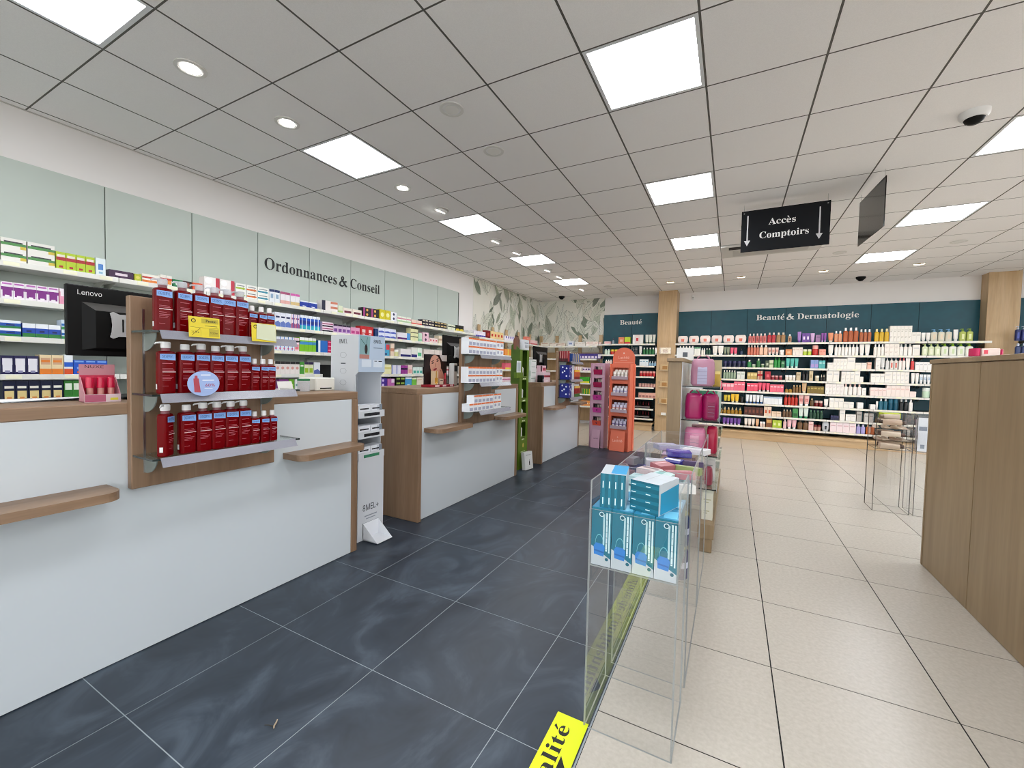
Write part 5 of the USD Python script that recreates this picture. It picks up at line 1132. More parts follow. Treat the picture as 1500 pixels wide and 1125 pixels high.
for x, w_ in ((-.12, .06), (-.01, .05), (.1, .05)):
    part(t, 'tray_label', MB().quad([(x, -.0605, .003), (x + w_, -.0605, .003), (x + w_, -.0605, .019), (x, -.0605, .019)]), col('e4c8cc', .5))
q = thing('perfume_carton', 'gold perfume carton standing before the poster', 'box', (-2.345, 2.975, CT + .0238), 90)
part(q, 'carton', carton_mesh(.055, .04, .12, ['d8c0a0', 'c8952e', 'e8b84a'], 'V1K1N2'), tint=True)
q = thing('lipstick', 'red lipstick standing before the poster', 'lipstick', (-2.345, 3.13, CT + .0238), 90)
part(q, 'case', MB().loft([(0, .013, .013), (.05, .013, .013)], 12), col('8a1428', .25), smooth=40); part(q, 'bullet', MB().loft([(.05, .008, .008), (.09, .008, .008), (.105, .002, .006)], 12), col('c0203c', .3), smooth=40)
q = thing('cream_box', 'small beige box standing before the poster', 'box', (-2.345, 3.055, CT + .0238), 90)
part(q, 'carton', carton_mesh(.05, .035, .05, ['d8c4b0', '6a4a40'], 'A1'), tint=True)

# furthest counter goods
for k in range(4):
    q = thing('white_box', f'plain white box, {ORD[k]} from bottom of the stack on the furthest counter', 'box', (-2.50, 5.27 + .01 * (k % 2), CT + .0005 + .079 * k), 90, 'stacked white boxes')
    part(q, 'carton', carton_mesh(.17, .12, .078, ['e6e8e6', '9ab0a0', 'c8d0cc'], 'A1'), tint=True)
q = thing('green_carton', 'tall green and white carton left of the white box stack', 'box', (-2.52, 5.155, CT + .0005), 90)
part(q, 'carton', carton_mesh(.045, .1, .30, ['3f9a5a', 'e8f0e8', '2a7a44'], 'Q1N1'), tint=True)
t = thing('counter_display', 'pale pink display box with a red banner on the furthest counter', 'display box', (-2.40, 5.52, CT), 90)
part(t, 'lower_box', carton_mesh(.24, .12, .14, ['e8d0d8', 'a83a4c', 'f0e4e8'], 'W1N2'), tint=True); part(t, 'upper_box', MB().box(-.1, .1, .0, .06, .14, .235, 'e4c4d0'), tint=True)
part(t, 'upper_print', MB().quad([(-.02, -.0006, .165), (.09, -.0006, .165), (.09, -.0006, .205), (-.02, -.0006, .205)], 'b04a5c').quad([(-.095, -.0006, .15), (-.04, -.0006, .15), (-.04, -.0006, .23), (-.095, -.0006, .23)], '5a3a3a'), tint=True)
t = thing('card_terminal', 'black card payment terminal on the furthest counter', 'payment terminal', (-2.36, 5.345, CT), 90)
part(t, 'terminal_body', chamfer(-.03, .03, -.04, .04, 0, .10, .006), BLACK); part(t, 'keypad', B(-.022, .022, -.0415, -.0402, .015, .05), col('8a8c90', .4)); part(t, 'screen', B(-.022, .022, -.0415, -.0402, .06, .088), col('3a4a58', .2))
t = thing('card_terminal', 'black payment terminal with pale display behind the middle poster', 'payment terminal', (-2.45, 3.40, CT), 90)
part(t, 'terminal_body', chamfer(-.03, .03, -.03, .03, 0, .22, .006), col('d4d4d2', .4)); part(t, 'arm', chamfer(-.012, .012, .03, .05, 0, .30, .003), BLACK); part(t, 'screen', B(-.024, .024, -.0315, -.0302, .14, .2), col('46505a', .2))

# ================================================================== CARDBOARD FLOOR DISPLAYS
CARD = col('d5d8dc', .5)
t = thing('floor_display', 'slim white 8MEL cardboard floor display between two counters', 'floor display', (-2.35, 2.245, 0), 90)     # local: x = along y, front -y = +x
hw = .125
part(t, 'back_board', B(-hw, hw, .28, .285, .002, 1.50), CARD)
sd = [(0, .002), (.28, .002), (.28, 1.5), (0, 1.5), (0, 1.235), (.03, 1.21), (.03, .96), (0, .94), (0, .90), (.03, .89), (.03, .81), (0, .79), (0, .75), (.03, .74), (.03, .65), (0, .64)]
from shapely.geometry import Polygon as _P
SIDE = trimesh.creation.extrude_polygon(_P(sd), .005, engine='earcut')
for x in (-hw, hw - .005):
    part(t, 'side_panel', place(SIDE, (x, 0, 0), (0, 1, 0), (0, 0, 1)), CARD)
hd = part(t, 'header', B(-hw, hw, -.004, .0, 1.235, 1.50), col('bccbdd', .45))
part(hd, 'printed_photo', MB().quad([(-.12, -.0046, 1.33), (-.03, -.0046, 1.33), (-.02, -.0046, 1.495), (-.12, -.0046, 1.495)], '8fb0b4').quad([(-.12, -.0048, 1.33), (-.03, -.0048, 1.33), (-.03, -.0048, 1.36), (-.12, -.0048, 1.36)], 'c08a80')
     .poly([(.014 * math.cos(v), .036 * math.sin(v)) for v in np.arange(12) * math.pi / 6], (-.06, -.005, 1.40), (1, 0, 0), (0, 0, 1), '2a2020')
     .quad([(-.112, -.005, 1.47), (-.108, -.005, 1.472), (-.058, -.005, 1.425), (-.062, -.005, 1.423)], '3a6a60').quad([(-.05, -.005, 1.485), (-.046, -.005, 1.485), (-.056, -.005, 1.425), (-.06, -.005, 1.425)], '3a6a60')
     .quad([(-.1, -.005, 1.27), (-.01, -.005, 1.27), (-.01, -.005, 1.325), (-.1, -.005, 1.325)], 'd8e0ea').quad([(.01, -.005, 1.27), (.1, -.005, 1.27), (.1, -.005, 1.325), (.01, -.005, 1.325)], 'd8e0ea')
     .quad([(.06, -.0052, 1.312), (.095, -.0052, 1.312), (.095, -.0052, 1.318), (.06, -.0052, 1.318)], '2a3038').quad([(.02, -.0052, 1.312), (.045, -.0052, 1.312), (.045, -.0052, 1.318), (.02, -.0052, 1.318)], '5a6472').quad([(0.01, -.0052, 1.41), (.1, -.0052, 1.41), (.1, -.0052, 1.416), (.01, -.0052, 1.416)], '8a98ac'), tint=True)
tm, w = textmesh('8MEL', .026, .0004, 'sans', .085); part(hd, 'lettering', place(tm, (.01, -.0047, 1.447), (1, 0, 0), (0, 0, 1)), col('2a2e34', .5))
tm, w = textmesh('8MEL', .03, .0004, 'sans', .09); sp = place(tm, (-hw - .0004, .20, 1.44), (0, -1, 0), (0, 0, 1)); part(t, 'side_lettering', sp, col('2a2e34', .5))
m = MB()
for zz in (1.355, 1.24, 1.155):
    for k in range(14):
        a0, a1 = 2 * math.pi * k / 14, 2 * math.pi * (k + 1) / 14
        P = lambda a, r: (-hw - .0005, .155 + .034 * r * math.cos(a), zz + .02 * r * math.sin(a))
        m.quad([P(a0, .93), P(a1, .93), P(a1, 1), P(a0, 1)], '8a8e94')
m.quad([(-hw - .0005, .13, 1.29), (-hw - .0005, .18, 1.29), (-hw - .0005, .18, 1.298), (-hw - .0005, .13, 1.298)], '6a6e74')
part(t, 'side_print', m, tint=True)
for k, (zt, zs) in enumerate(((.905, 'upper'), (.755, 'middle'), (.60, 'lower'))):
    s_ = part(t, 'tier_shelf', B(-hw + .006, hw - .006, .0, .278, zt, zt + .004), CARD)
    part(s_, 'tier_lip', B(-hw, hw, -.008, -.003, zt - .005, zt + (.045 if k < 2 else .045)), CARD)
    part(s_, 'tier_badge', MB().quad([(-.075, -.0084, zt + .008), (.075, -.0084, zt + .008), (.075, -.0084, zt + .03), (-.075, -.0084, zt + .03)]), col('20242a' if k < 2 else '3f8a68', .4))
    for q, x in enumerate((-.058, .058)):
        c_ = thing('glasses_box', f'white printed box on the {zs} tier of the 8MEL display, {("left", "right")[q]} one', 'box', (-2.35 - .052, 2.245 + x, zt + .0046), 90, 'boxes on the white floor display')
        part(c_, 'carton', carton_mesh(.112, .09, .082, ['e2e5ea', '30343a', '8a929c', 'c8ccd4'], 'U3A1N2R2' if q else 'A1N2'), tint=True)
lp = part(t, 'lower_panel', B(-hw, hw, -.0035, .001, .002, .60), CARD)
tm, w = textmesh('8MEL+', .045, .0004, 'sans', .16); part(lp, 'lettering', place(tm, (-.08, -.0042, .215), (1, 0, 0), (0, 0, 1)), col('3a3e44', .5))
part(lp, 'small_print', MB().quad([(-.06, -.004, .17), (.06, -.004, .17), (.06, -.004, .178), (-.06, -.004, .178)]).quad([(-.045, -.004, .15), (.045, -.004, .15), (.045, -.004, .157), (-.045, -.004, .157)]).quad([(-.08, -.004, .12), (.08, -.004, .12), (.08, -.004, .127), (-.08, -.004, .127)]), col('9aa0a8', .5))
WT = col('e6e8ec', .45)
part(t, 'leaflet_tray', prism([(-.075, 0), (.075, 0), (.075, .17), (-.075, .17)], (0, -.15, .006), (1, 0, 0), (0, .985, .02), .004), WT)
for x in (-.075, .072):
    part(t, 'tray_cheek', prism([(0, 0), (.145, 0), (.145, .12)], (x, -.15, .006), (0, 1, 0), (0, 0, 1), .003), WT)
part(t, 'tray_back', B(-.075, .075, -.009, -.005, .006, .125), WT)

# green display
GR = col('68861f', .45); GRD = col('4f6c18', .45)
t = thing('floor_display', 'narrow green cardboard CBD floor display between the middle and furthest counters', 'floor display', (-2.36, 4.815, 0), 90)
part(t, 'back_board', B(-.13, .13, .12, .125, .002, 1.53), GR)
for x in (-.13, .125):
    part(t, 'side_panel', B(x, x + .005, 0, .12, .002, 1.52), GRD)
fr = part(t, 'front_board', B(-.13, .13, -.004, .0, .002, .36), GR)
part(t, 'front_stile', B(-.13, -.062, -.004, 0, .36, 1.52), GR); part(t, 'front_stile', B(.072, .13, -.004, 0, .36, 1.52), GR)
part(t, 'crown', prism([(.0, 0), (.12, 0), (.12, .06), (.09, .08), (.04, .05), (.0, .004)], (-.135, 0, 1.52), (0, 1, 0), (0, 0, 1), .006), GRD)
part(t, 'top_board', B(-.13, .13, -.004, .12, 1.52, 1.526), GR)
for k, zz in enumerate((1.14, .86, .60, .36)):
    s_ = part(t, 'tier_lip', B(-.062, .072, -.0042, .115, zz, zz + .05), GR)
    part(s_, 'tier_label', MB().quad([(-.05, -.0048, zz + .034), (.06, -.0048, zz + .034), (.06, -.0048, zz + .044), (-.05, -.0048, zz + .044)], '2a3a0c').quad([(-.03, -.0048, zz + .01), (-.002, -.0048, zz + .01), (-.002, -.0048, zz + .026), (-.03, -.0048, zz + .026)], 'e8ecd8').quad([(.012, -.0048, zz + .01), (.04, -.0048, zz + .01), (.04, -.0048, zz + .026), (.012, -.0048, zz + .026)], 'e8ecd8'), tint=True)
    q = thing('oil_bottle', f'white bottle on the {("top", "second", "third", "lowest")[k]} tier of the green display', 'bottle', (-2.36 - .06, 4.82, zz + .051), 90, 'bottles in the green display')
    part(q, 'bottle_body', MB().loft([(0, .046, .04), (.01, .05, .044), (.10, .05, .044), (.12, .03, .028)], 18), col('d4d6d4', .3), smooth=40); part(q, 'cap', MB().loft([(.12, .022, .022), (.15, .022, .022)], 14), col('e4e6e4', .4), smooth=40)
part(fr, 'gold_emblem', MB().poly([(.02 * math.cos(v), .03 * math.sin(v)) for v in np.arange(14) * math.pi / 7], (.01, -.0045, .30), (1, 0, 0), (0, 0, 1)), col('d8c06a', .4))
tm, w = textmesh('CBD', .03, .0004, 'sans', .07); part(fr, 'lettering', place(tm, (-.03, -.0046, .165), (1, 0, 0), (0, 0, 1)), col('f0f2e8', .5))
part(fr, 'small_print', MB().quad([(-.06, -.0045, .215), (.075, -.0045, .215), (.075, -.0045, .226), (-.06, -.0045, .226)]), col('c8d4a8', .5))
t = thing('leaflet_holder', 'white leaflet in a green side pocket of the CBD display', 'leaflet holder', (-2.33, 4.60, 1.17), 90)
part(t, 'pocket', B(-.085, .083, -.02, .02, 0, .07), GR); part(t, 'arm', B(.083, .087, -.02, .12, 0, .07), GRD); part(t, 'leaflet', MB().box(-.06, .05, -.006, -.002, .05, .21, 'dfe6e8').quad([(-.05, -.0065, .08), (.04, -.0065, .08), (.04, -.0065, .19), (-.05, -.0065, .19)], 'b8c4c8'), tint=True)
t = thing('leaflet_box', 'white leaflet box on the slate floor at the foot of the CBD display', 'leaflet box', (-2.29, 4.80, 0), 80)
part(t, 'box_body', prism([(-.085, .002), (.085, .002), (.085, .225), (-.085, .225)], (0, -.0, 0), (1, 0, 0), (0, .12, .99), .05), col('dddedc', .5))
part(t, 'bottle_print', MB().poly([(-.009, 0), (.009, 0), (.009, .04), (.003, .055), (.003, .075), (-.003, .075), (-.003, .055), (-.009, .04)], (.012, -.0501 + .055 * .12, .06), (1, 0, 0), (0, .12, .99)), col('26282a', .5))
part(t, 'small_print', MB().quad([(-.05, -.0501 + .185 * .12, .185), (.05, -.0501 + .185 * .12, .185), (.05, -.0501 + .19 * .12, .192), (-.05, -.0501 + .19 * .12, .192)]), col('8a8c8e', .5))
t = thing('display_carton', 'white carton with bottle drawings on top of the CBD display', 'box', (-2.40, 4.85, 1.5265), 90)
part(t, 'carton', carton_mesh(.15, .1, .13, ['dcdfe4', '6a7888', '9aa4ae'], 'A2'), tint=True)
part(t, 'bottle_print', MB().poly([(-.008, 0), (.008, 0), (.008, .03), (0, .05), (-.008, .03)], (-.03, -.0508, .025), (1, 0, 0), (0, 0, 1)).poly([(-.008, 0), (.008, 0), (.008, .03), (0, .05), (-.008, .03)], (.01, -.0508, .025), (1, 0, 0), (0, 0, 1)).poly([(-.008, 0), (.008, 0), (.008, .03), (0, .05), (-.008, .03)], (.05, -.0508, .025), (1, 0, 0), (0, 0, 1)), col('4a5a68', .5))
t = thing('brown_pack', 'brown paper pack behind the white carton on the CBD display', 'pack', (-2.43, 4.722, 1.5265), 90)
part(t, 'pack_body', MB().loft([(0, .045, .03, 4), (.12, .046, .03, 4), (.16, .044, .006, 4)], 18), col('7a5240', .6), smooth=40); part(t, 'pack_seal', B(-.04, .04, -.005, .005, .155, .175), col('5a3a2c', .6))

# orange and pink beauty displays
OR = col('e37f63', .45); ORD_ = col('d86e53', .45); PKB = col('cfa9ba', .45); PKD = col('c097aa', .45)
OX, OY, OA = -1.565, 6.86, -8
t = thing('floor_display', 'coral red Lashilé floor display with rounded top', 'floor display', (OX, OY, 0), OA)
arch = [(-.185, 0.002), (.185, .002), (.185, 1.49)] + [(.185 * math.cos(q), 1.49 + .175 * math.sin(q)) for q in np.linspace(.05, math.pi - .05, 20)] + [(-.185, 1.49)]
m_arch = trimesh.creation.extrude_polygon(_P(arch), .006, engine='earcut')
bd = part(t, 'back_board', place(m_arch, (0, .006, 0), (1, 0, 0), (0, 0, 1)), OR)
for sgn in (-1, 1):
    part(t, 'side_panel', chamfer(sgn * .165 - .006, sgn * .165 + .006, -.15, .10, .002, 1.40, .002), OR)
part(t, 'back_lower', B(-.16, .16, .094, .1, .002, 1.40), OR)
tm, w = textmesh('Lashilé', .04, .0005, 'sans', .19); part(bd, 'lettering', place(tm, (-.095, -.0005, 1.485), (1, 0, 0), (0, 0, 1)), col('f2c0b0', .5))
part(bd, 'emblem', MB().poly([(.012 * math.cos(v), .012 * math.sin(v)) for v in np.arange(12) * math.pi / 6], (0, -.0006, 1.575), (1, 0, 0), (0, 0, 1)), col('f4d8cc', .5))
part(bd, 'printed_line', MB().quad([(-.06, -.0006, 1.455), (.06, -.0006, 1.455), (.06, -.0006, 1.463), (-.06, -.0006, 1.463)]).quad([(-.16, -.0006, 1.415), (.16, -.0006, 1.415), (.16, -.0006, 1.421), (-.16, -.0006, 1.421)]), col('f0b8a8', .5))
fz = [(1.155, 1.34), (.895, 1.08), (.625, .82), (.362, .56)]
part(t, 'front_band', B(-.159, .159, -.13, -.125, 1.34, 1.40), OR)
for k, (a, b_) in enumerate(fz):
    lo = fz[k + 1][1] if k < 3 else .30
    part(t, 'front_band', B(-.159, .159, -.13, -.125, lo, a - .005), OR)
    s_ = part(t, 'tier_shelf', B(-.13, .13, -.155, .0, a - .004, a), col('b09aa4', .4)); part(s_, 'tier_lip', B(-.135, .135, -.162, -.156, a - .006, a + .045), col('b9a6b0', .4))
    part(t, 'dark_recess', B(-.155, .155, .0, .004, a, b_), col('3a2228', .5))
    for sg in (-1, 1):
        part(t, 'front_stile', B(sg * .145 - .014, sg * .145 + .014, -.13, -.125, a - .005, b_), OR)
    for q in range(4):
        for row in range(2):
            c_ = [('ded2c4', 'f0ece4'), ('b9b6d8', 'ece8ee'), ('d89a98', 'dcd8ea'), ('8a78a8', 'c8c4d8')][k]
            lx, ly = -.093 + .062 * q, -.12 + .06 * row
            ca, sa = math.cos(math.radians(OA)), math.sin(math.radians(OA))
            product('j', .056, .056, .12 if row == 0 else .15, [c_[0], c_[1], 'e8e4e4'], '', f'capsule jar, {ORD[q]} from left, {("front", "back")[row]} row, {("top", "second", "third", "lowest")[k]} tier, coral display', (OX + lx * ca - ly * sa, OY + lx * sa + ly * ca, a + .0006), OA, f'jars in the {("top", "second", "third", "lowest")[k]} tier of the coral display')
part(t, 'front_band', B(-.159, .159, -.13, -.125, .002, .30), ORD_)
lp = part(t, 'leaflet_slope', prism([(-.125, 0), (.125, 0), (.115, .33), (-.115, .33)], (0, -.20, .004), (1, 0, 0), (0, .17, .985), .004), OR)
tm, w = textmesh('Lashilé', .04, .0005, 'sans', .17); part(lp, 'lettering', place(tm, (-.085, -.2045 + .15 * .17, .15), (1, 0, 0), (0, .17, .985)), col('f2c0b0', .5))
part(lp, 'printed_line', MB().quad([(-.05, -.2043 + .12 * .17, .12), (.05, -.2043 + .12 * .17, .12), (.05, -.2043 + .126 * .17, .126), (-.05, -.2043 + .126 * .17, .126)]).quad([(-.09, -.2043 + .09 * .17, .09), (.09, -.2043 + .09 * .17, .09), (.09, -.2043 + .096 * .17, .096), (-.09, -.2043 + .096 * .17, .096)]).poly([(.01 * math.cos(v), .01 * math.sin(v)) for v in np.arange(10) * math.pi / 5], (0, -.2043 + .225 * .17, .225), (1, 0, 0), (0, .17, .985)), col('f0b8a8', .5))
PX, PY, PA = -1.955, 6.88, -6
t = thing('floor_display', 'dusty pink Lashilé floor display left of the coral one', 'floor display', (PX, PY, 0), PA)
part(t, 'back_board', chamfer(-.12, .12, .09, .1, .002, 1.41, .002), PKB)
for sgn in (-1, 1):
    part(t, 'side_panel', chamfer(sgn * .12 - .005, sgn * .12 + .005, -.10, .10, .002, 1.405, .002), PKD)
part(t, 'front_panel', B(-.115, -.072, -.085, -.08, .002, 1.36), PKB); part(t, 'front_panel', B(.072, .115, -.085, -.08, .002, 1.36), PKB)
part(t, 'header_band', B(-.115, .115, -.085, -.08, 1.36, 1.40), PKB)
part(t, 'header_line', MB().quad([(-.07, -.0856, 1.375), (.07, -.0856, 1.375), (.07, -.0856, 1.383), (-.07, -.0856, 1.383)]), col('9a7486', .5))
PZ = [1.22, 1.01, .80, .59, .375]
for k, a in enumerate(PZ):
    s_ = part(t, 'tier_lip', prism([(-.07, 0), (.07, 0), (.075, .085), (-.075, .085)], (0, -.09, a), (1, 0, 0), (0, -.25, .96), .005), col(('b01e5c', 'b01e5c', 'd048a4', 'd048a4', 'e8624c')[k], .4), label=('crimson tier lip', None, 'magenta tier lip', None, 'coral tier lip')[k])
    if k > 1:
        part(s_, 'printed_bow', MB().poly([(-.012, .02), (0, 0), (.012, .02), (.006, .045), (0, .02), (-.006, .045)], (0, -.0972 - .02 * .25, a + .02), (1, 0, 0), (0, -.25, .96)), col('6a2a5a', .5))
    part(t, 'tier_floor', B(-.07, .07, -.09, .085, a - .004, a), PKD); part(t, 'tier_band', B(-.072, .072, -.085, -.08, (PZ[k + 1] + .15) if k < 4 else .27, a - .004), PKB)
    for q in range(3):
        lx = -.042 + .042 * q; ca, sa = math.cos(math.radians(PA)), math.sin(math.radians(PA))
        product('j', .038, .038, .13, [('6a4a4a', 'c8a898', '3a2a30')[q], ('2a2028', 'c0b0a8', 'd8d0c8')[q]], '', f'small jar, {ORD[q]} from left on the {("top", "second", "third", "fourth", "lowest")[k]} tier of the pink display', (PX + lx * ca + .04 * sa, PY + lx * sa - .04 * ca, a + .0006), PA, f'jars on the {("top", "second", "third", "fourth", "lowest")[k]} tier of the pink display')
lp = part(t, 'leaflet_slope', prism([(-.075, 0), (.075, 0), (.068, .30), (-.068, .30)], (0, -.135, .004), (1, 0, 0), (0, .14, .99), .004), PKB)
tm, w = textmesh('Lashilé', .022, .0005, 'sans', .085); part(lp, 'lettering', place(tm, (-.042, -.1395 + .14 * .15, .15), (1, 0, 0), (0, .14, .99)), col('6a4a5a', .5))

# ================================================================== ACRYLIC BINS
def acrylic_panel(t, x0, x1, y0, y1, z0, z1, edge=EDGE):
    d = (x1 - x0, y1 - y0, z1 - z0); k = int(np.argmin(d)); e = .0006; m = MB()
    c_ = [(x0 + x1) / 2, (y0 + y1) / 2, (z0 + z1) / 2]; o = [i for i in range(3) if i != k]; L_ = [(x0, x1), (y0, y1), (z0, z1)]; q = []
    for i, j in ((0, 0), (1, 0), (1, 1), (0, 1)):
        v = list(c_); v[o[0]] = L_[o[0]][i]; v[o[1]] = L_[o[1]][j]; q.append(v)
    p = part(t, 'clear_panel', MB().quad(q), ACRYLIC)
    lo, hi = np.array([x0, y0, z0]), np.array([x1, y1, z1])
    for a in range(3):
        if a == k:
            continue
        for side in (0, 1):
            l, h = lo.copy(), hi.copy()
            if side == 0:
                l[a], h[a] = lo[a] - e, lo[a]
            else:
                l[a], h[a] = hi[a], hi[a] + e
            m.box(l[0], h[0], l[1], h[1], l[2], h[2])
    part(p, 'polished_edge', m, edge)


def bin_(label, x0, x1, y0, y1, top, fl, edge=EDGE, cut=.16):
    t = thing('acrylic_bin', label, 'display bin'); w = .005
    acrylic_panel(t, x0, x0 + w, y0 + w, y1 - w, .001, top, edge); acrylic_panel(t, x1 - w, x1, y0 + w, y1 - w, .001, top, edge)
    acrylic_panel(t, x0, x1, y0, y0 + w, .001, top - cut, edge); acrylic_panel(t, x0, x1, y1 - w, y1, .001, top, edge)
    acrylic_panel(t, x0 + w, x1 - w, y0 + w, y1 - w, fl - w, fl, edge)


bin_('front clear acrylic bin holding blue mask boxes', -.428, -.130, 1.425, 1.715, .893, .594, cut=0.10)
bin_('second clear acrylic bin holding pink packs', -.425, -.125, 1.80, 2.47, .872, .415, cut=0)
bin_('third clear acrylic bin next to the glass shelf gondola', -.425, -.125, 2.48, 3.08, .872, .56, cut=0)


def mask_box(label, loc, rz, kind, rot=None):
    t = thing('mask_box', label, 'mask box', loc, rz, None)
    w, d, h = (.070, .125, .205) if kind == 's' else (.105, .15, .105) if kind == 'f' else (.086, .15, .12)
    TQ, TD, WH, SKY_ = '258298', '187084', 'cad2d8', '459ec4'
    if kind == 's':
        m = MB().box(-w / 2, w / 2, -d / 2, d / 2, 0, h, TQ); y = -d / 2
        q = lambda x0, z0, x1, z1, c, k=1: m.quad([(x0, y - .0002 * k, z0), (x1, y - .0002 * k, z0), (x1, y - .0002 * k, z1), (x0, y - .0002 * k, z1)], c)
        m.quad([(-w / 2, y - .0002, 0), (w / 2, y - .0002, 0), (w / 2, y - .0002, .028), (-w / 2, y - .0002, .068)], WH)
        q(.006, .075, .012, .185, 'bfe0e6', 2); q(.016, .055, .022, .190, 'd8eef2', 2); q(.026, .05, .031, .19, 'd8eef2', 2)
        for k in range(6):
            q(.0165, .06 + .021 * k, .0215, .0615 + .021 * k, TD, 3)
        m.poly([(.009 * math.cos(v), .009 * math.sin(v)) for v in np.arange(14) * math.pi / 7], (.0, y - .0004, .183), (1, 0, 0), (0, 0, 1), 'd8eef2').poly([(.006 * math.cos(v), .006 * math.sin(v)) for v in np.arange(14) * math.pi / 7], (.0, y - .0006, .183), (1, 0, 0), (0, 0, 1), TD)
        m.poly([(-.018, 0), (.016, -.004), (.020, .03), (.012, .04), (-.012, .042), (-.02, .03)], (-.006, y - .0005, .038), (1, 0, 0), (0, 0, 1), '3f8fd8')
        m.poly([(-.017, .012), (.015, .008), (.018, .013), (-.018, .018)], (-.006, y - .0007, .038), (1, 0, 0), (0, 0, 1), '2f78c0')
        for sx in (-1, 1):
            for k in range(6):
                a0, a1 = math.pi * k / 6, math.pi * (k + 1) / 6
                P = lambda a, r: (-.006 + .014 * r * math.cos(a), y - .0006, .078 + .03 * r * math.sin(a))
            break
        for k in range(8):
            a0, a1 = math.pi * k / 8, math.pi * (k + 1) / 8
            P = lambda a, r: (-.006 + .015 * r * math.cos(a), y - .0006, .078 + .034 * r * math.sin(a))
            m.quad([P(a0, .92), P(a1, .92), P(a1, 1), P(a0, 1)], '8ad0dc')
        m.poly([(.006 * math.cos(v), .006 * math.sin(v)) for v in np.arange(10) * math.pi / 5], (.021, y - .0005, .026), (1, 0, 0), (0, 0, 1), TD)
        m.quad([(-w / 2, -d / 2, h + .0003), (w / 2, -d / 2, h + .0003), (w / 2, d / 2, h + .0003), (-w / 2, d / 2, h + .0003)], SKY_)
        m.quad([(-.012, -d / 2 + .01, h + .0006), (.03, -d / 2 + .015, h + .0006), (.026, .03, h + .0006), (-.016, .02, h + .0006)], '8ad4ee')
    else:
        m = MB().box(-w / 2, w / 2, -d / 2, d / 2, 0, h, WH); y = -d / 2
        m.quad([(-w / 2, y - .0002, 0), (w / 2, y - .0002, 0), (w / 2, y - .0002, h), (-w / 2, y - .0002, h)], TD)
        n = 4
        for k in range(n):
            a = k / n
            if kind == 'v':
                x = -w / 2 + w * (a + .07); m.quad([(x, y - .0004, 0), (x + w * .11, y - .0004, 0), (x + w * .11, y - .0004, h), (x, y - .0004, h)], TQ)
                for zz in (.1, .58):
                    m.quad([(x + w * .02, y - .0006, h * zz), (x + w * .06, y - .0006, h * zz), (x + w * .06, y - .0006, h * (zz + .2)), (x + w * .02, y - .0006, h * (zz + .2))], 'd8eef2')
            else:
                z = h * (a + .07); m.quad([(-w / 2, y - .0004, z), (w / 2, y - .0004, z), (w / 2, y - .0004, z + h * .11), (-w / 2, y - .0004, z + h * .11)], TQ)
                for xx in (.04, .55):
                    m.quad([(-w / 2 + w * xx, y - .0006, z + h * .03), (-w / 2 + w * (xx + .16), y - .0006, z + h * .03), (-w / 2 + w * (xx + .16), y - .0006, z + h * .06), (-w / 2 + w * xx, y - .0006, z + h * .06)], 'd8eef2')
        if kind == 'v':
            m.quad([(-w * .1, -d / 2 + .012, h + .0003), (w * .5, -d / 2 + .012, h + .0003), (w * .5, d / 2, h + .0003), (-w * .1, d / 2, h + .0003)], '2fa8dc')
        else:
            m.quad([(-.012, -d / 2 + .03, h + .0003), (-.008, -d / 2 + .03, h + .0003), (-.008, d / 2 - .02, h + .0003), (-.012, d / 2 - .02, h + .0003)], 'b8c0c4').quad([(-w / 2, .0, h + .0003), (w / 2, .0, h + .0003), (w / 2, .003, h + .0003), (-w / 2, .003, h + .0003)], 'c4cacc')
            m.quad([(w / 2 + .0003, -d / 2 + .012, .002), (w / 2 + .0003, d / 2, .002), (w / 2 + .0003, d / 2, h * .8), (w / 2 + .0003, -d / 2 + .012, h * .7)], '2fa0c4')
    part(t, 'carton', m, tint=True)


for k in range(4):
    for row in range(2):
        mask_box(f'upright teal mask box, front bin, {ORD[k]} from left, {("front", "back")[row]} row', (-.3865 + .0718 * k, 1.4965 + .132 * row, .5946), 0, 's')
mask_box('teal and white mask box lying left on top of the upright ones', (-.364, 1.52, .8008), 8, 'v')
mask_box('teal and white mask box lying right on top of the upright ones', (-.226, 1.53, .8008), -18, 'f')


def tossed(ty, w, d, h, cols, pat, label, loc, rx, ry, rz, group=None, name=None, cat=None):
    """a product lying about: built standing, then turned about its own middle"""
    t = UsdGeom.Xform.Define(stage, '/World/' + numbered('/World', name or NAME[ty][0]))
    t.AddTranslateOp().Set(Gf.Vec3d(*map(float, loc))); t.AddRotateXYZOp().Set(Gf.Vec3f(rx, ry, rz))
    p = keys(t.GetPrim(), label, cat or NAME[ty][1], group)
    build_product(p, ty, w, d, h, cols.split(), pat)


rnd = random.Random(12)


def rest(w, d, h, rx, ry):          # height of the origin above the lowest corner, after turning
    a, b_ = math.radians(rx), math.radians(ry)
    Rx = np.array([[1, 0, 0], [0, math.cos(a), -math.sin(a)], [0, math.sin(a), math.cos(a)]]); Ry = np.array([[math.cos(b_), 0, math.sin(b_)], [0, 1, 0], [-math.sin(b_), 0, math.cos(b_)]])
    c_ = np.array([(x, y, z) for x in (-w / 2, w / 2) for y in (-d / 2, d / 2) for z in (0, h)]) @ (Ry @ Rx).T
    return -c_[:, 2].min(), c_[:, 2].max() - c_[:, 2].min()


NAME['c'] = ('skincare_box', 'box')
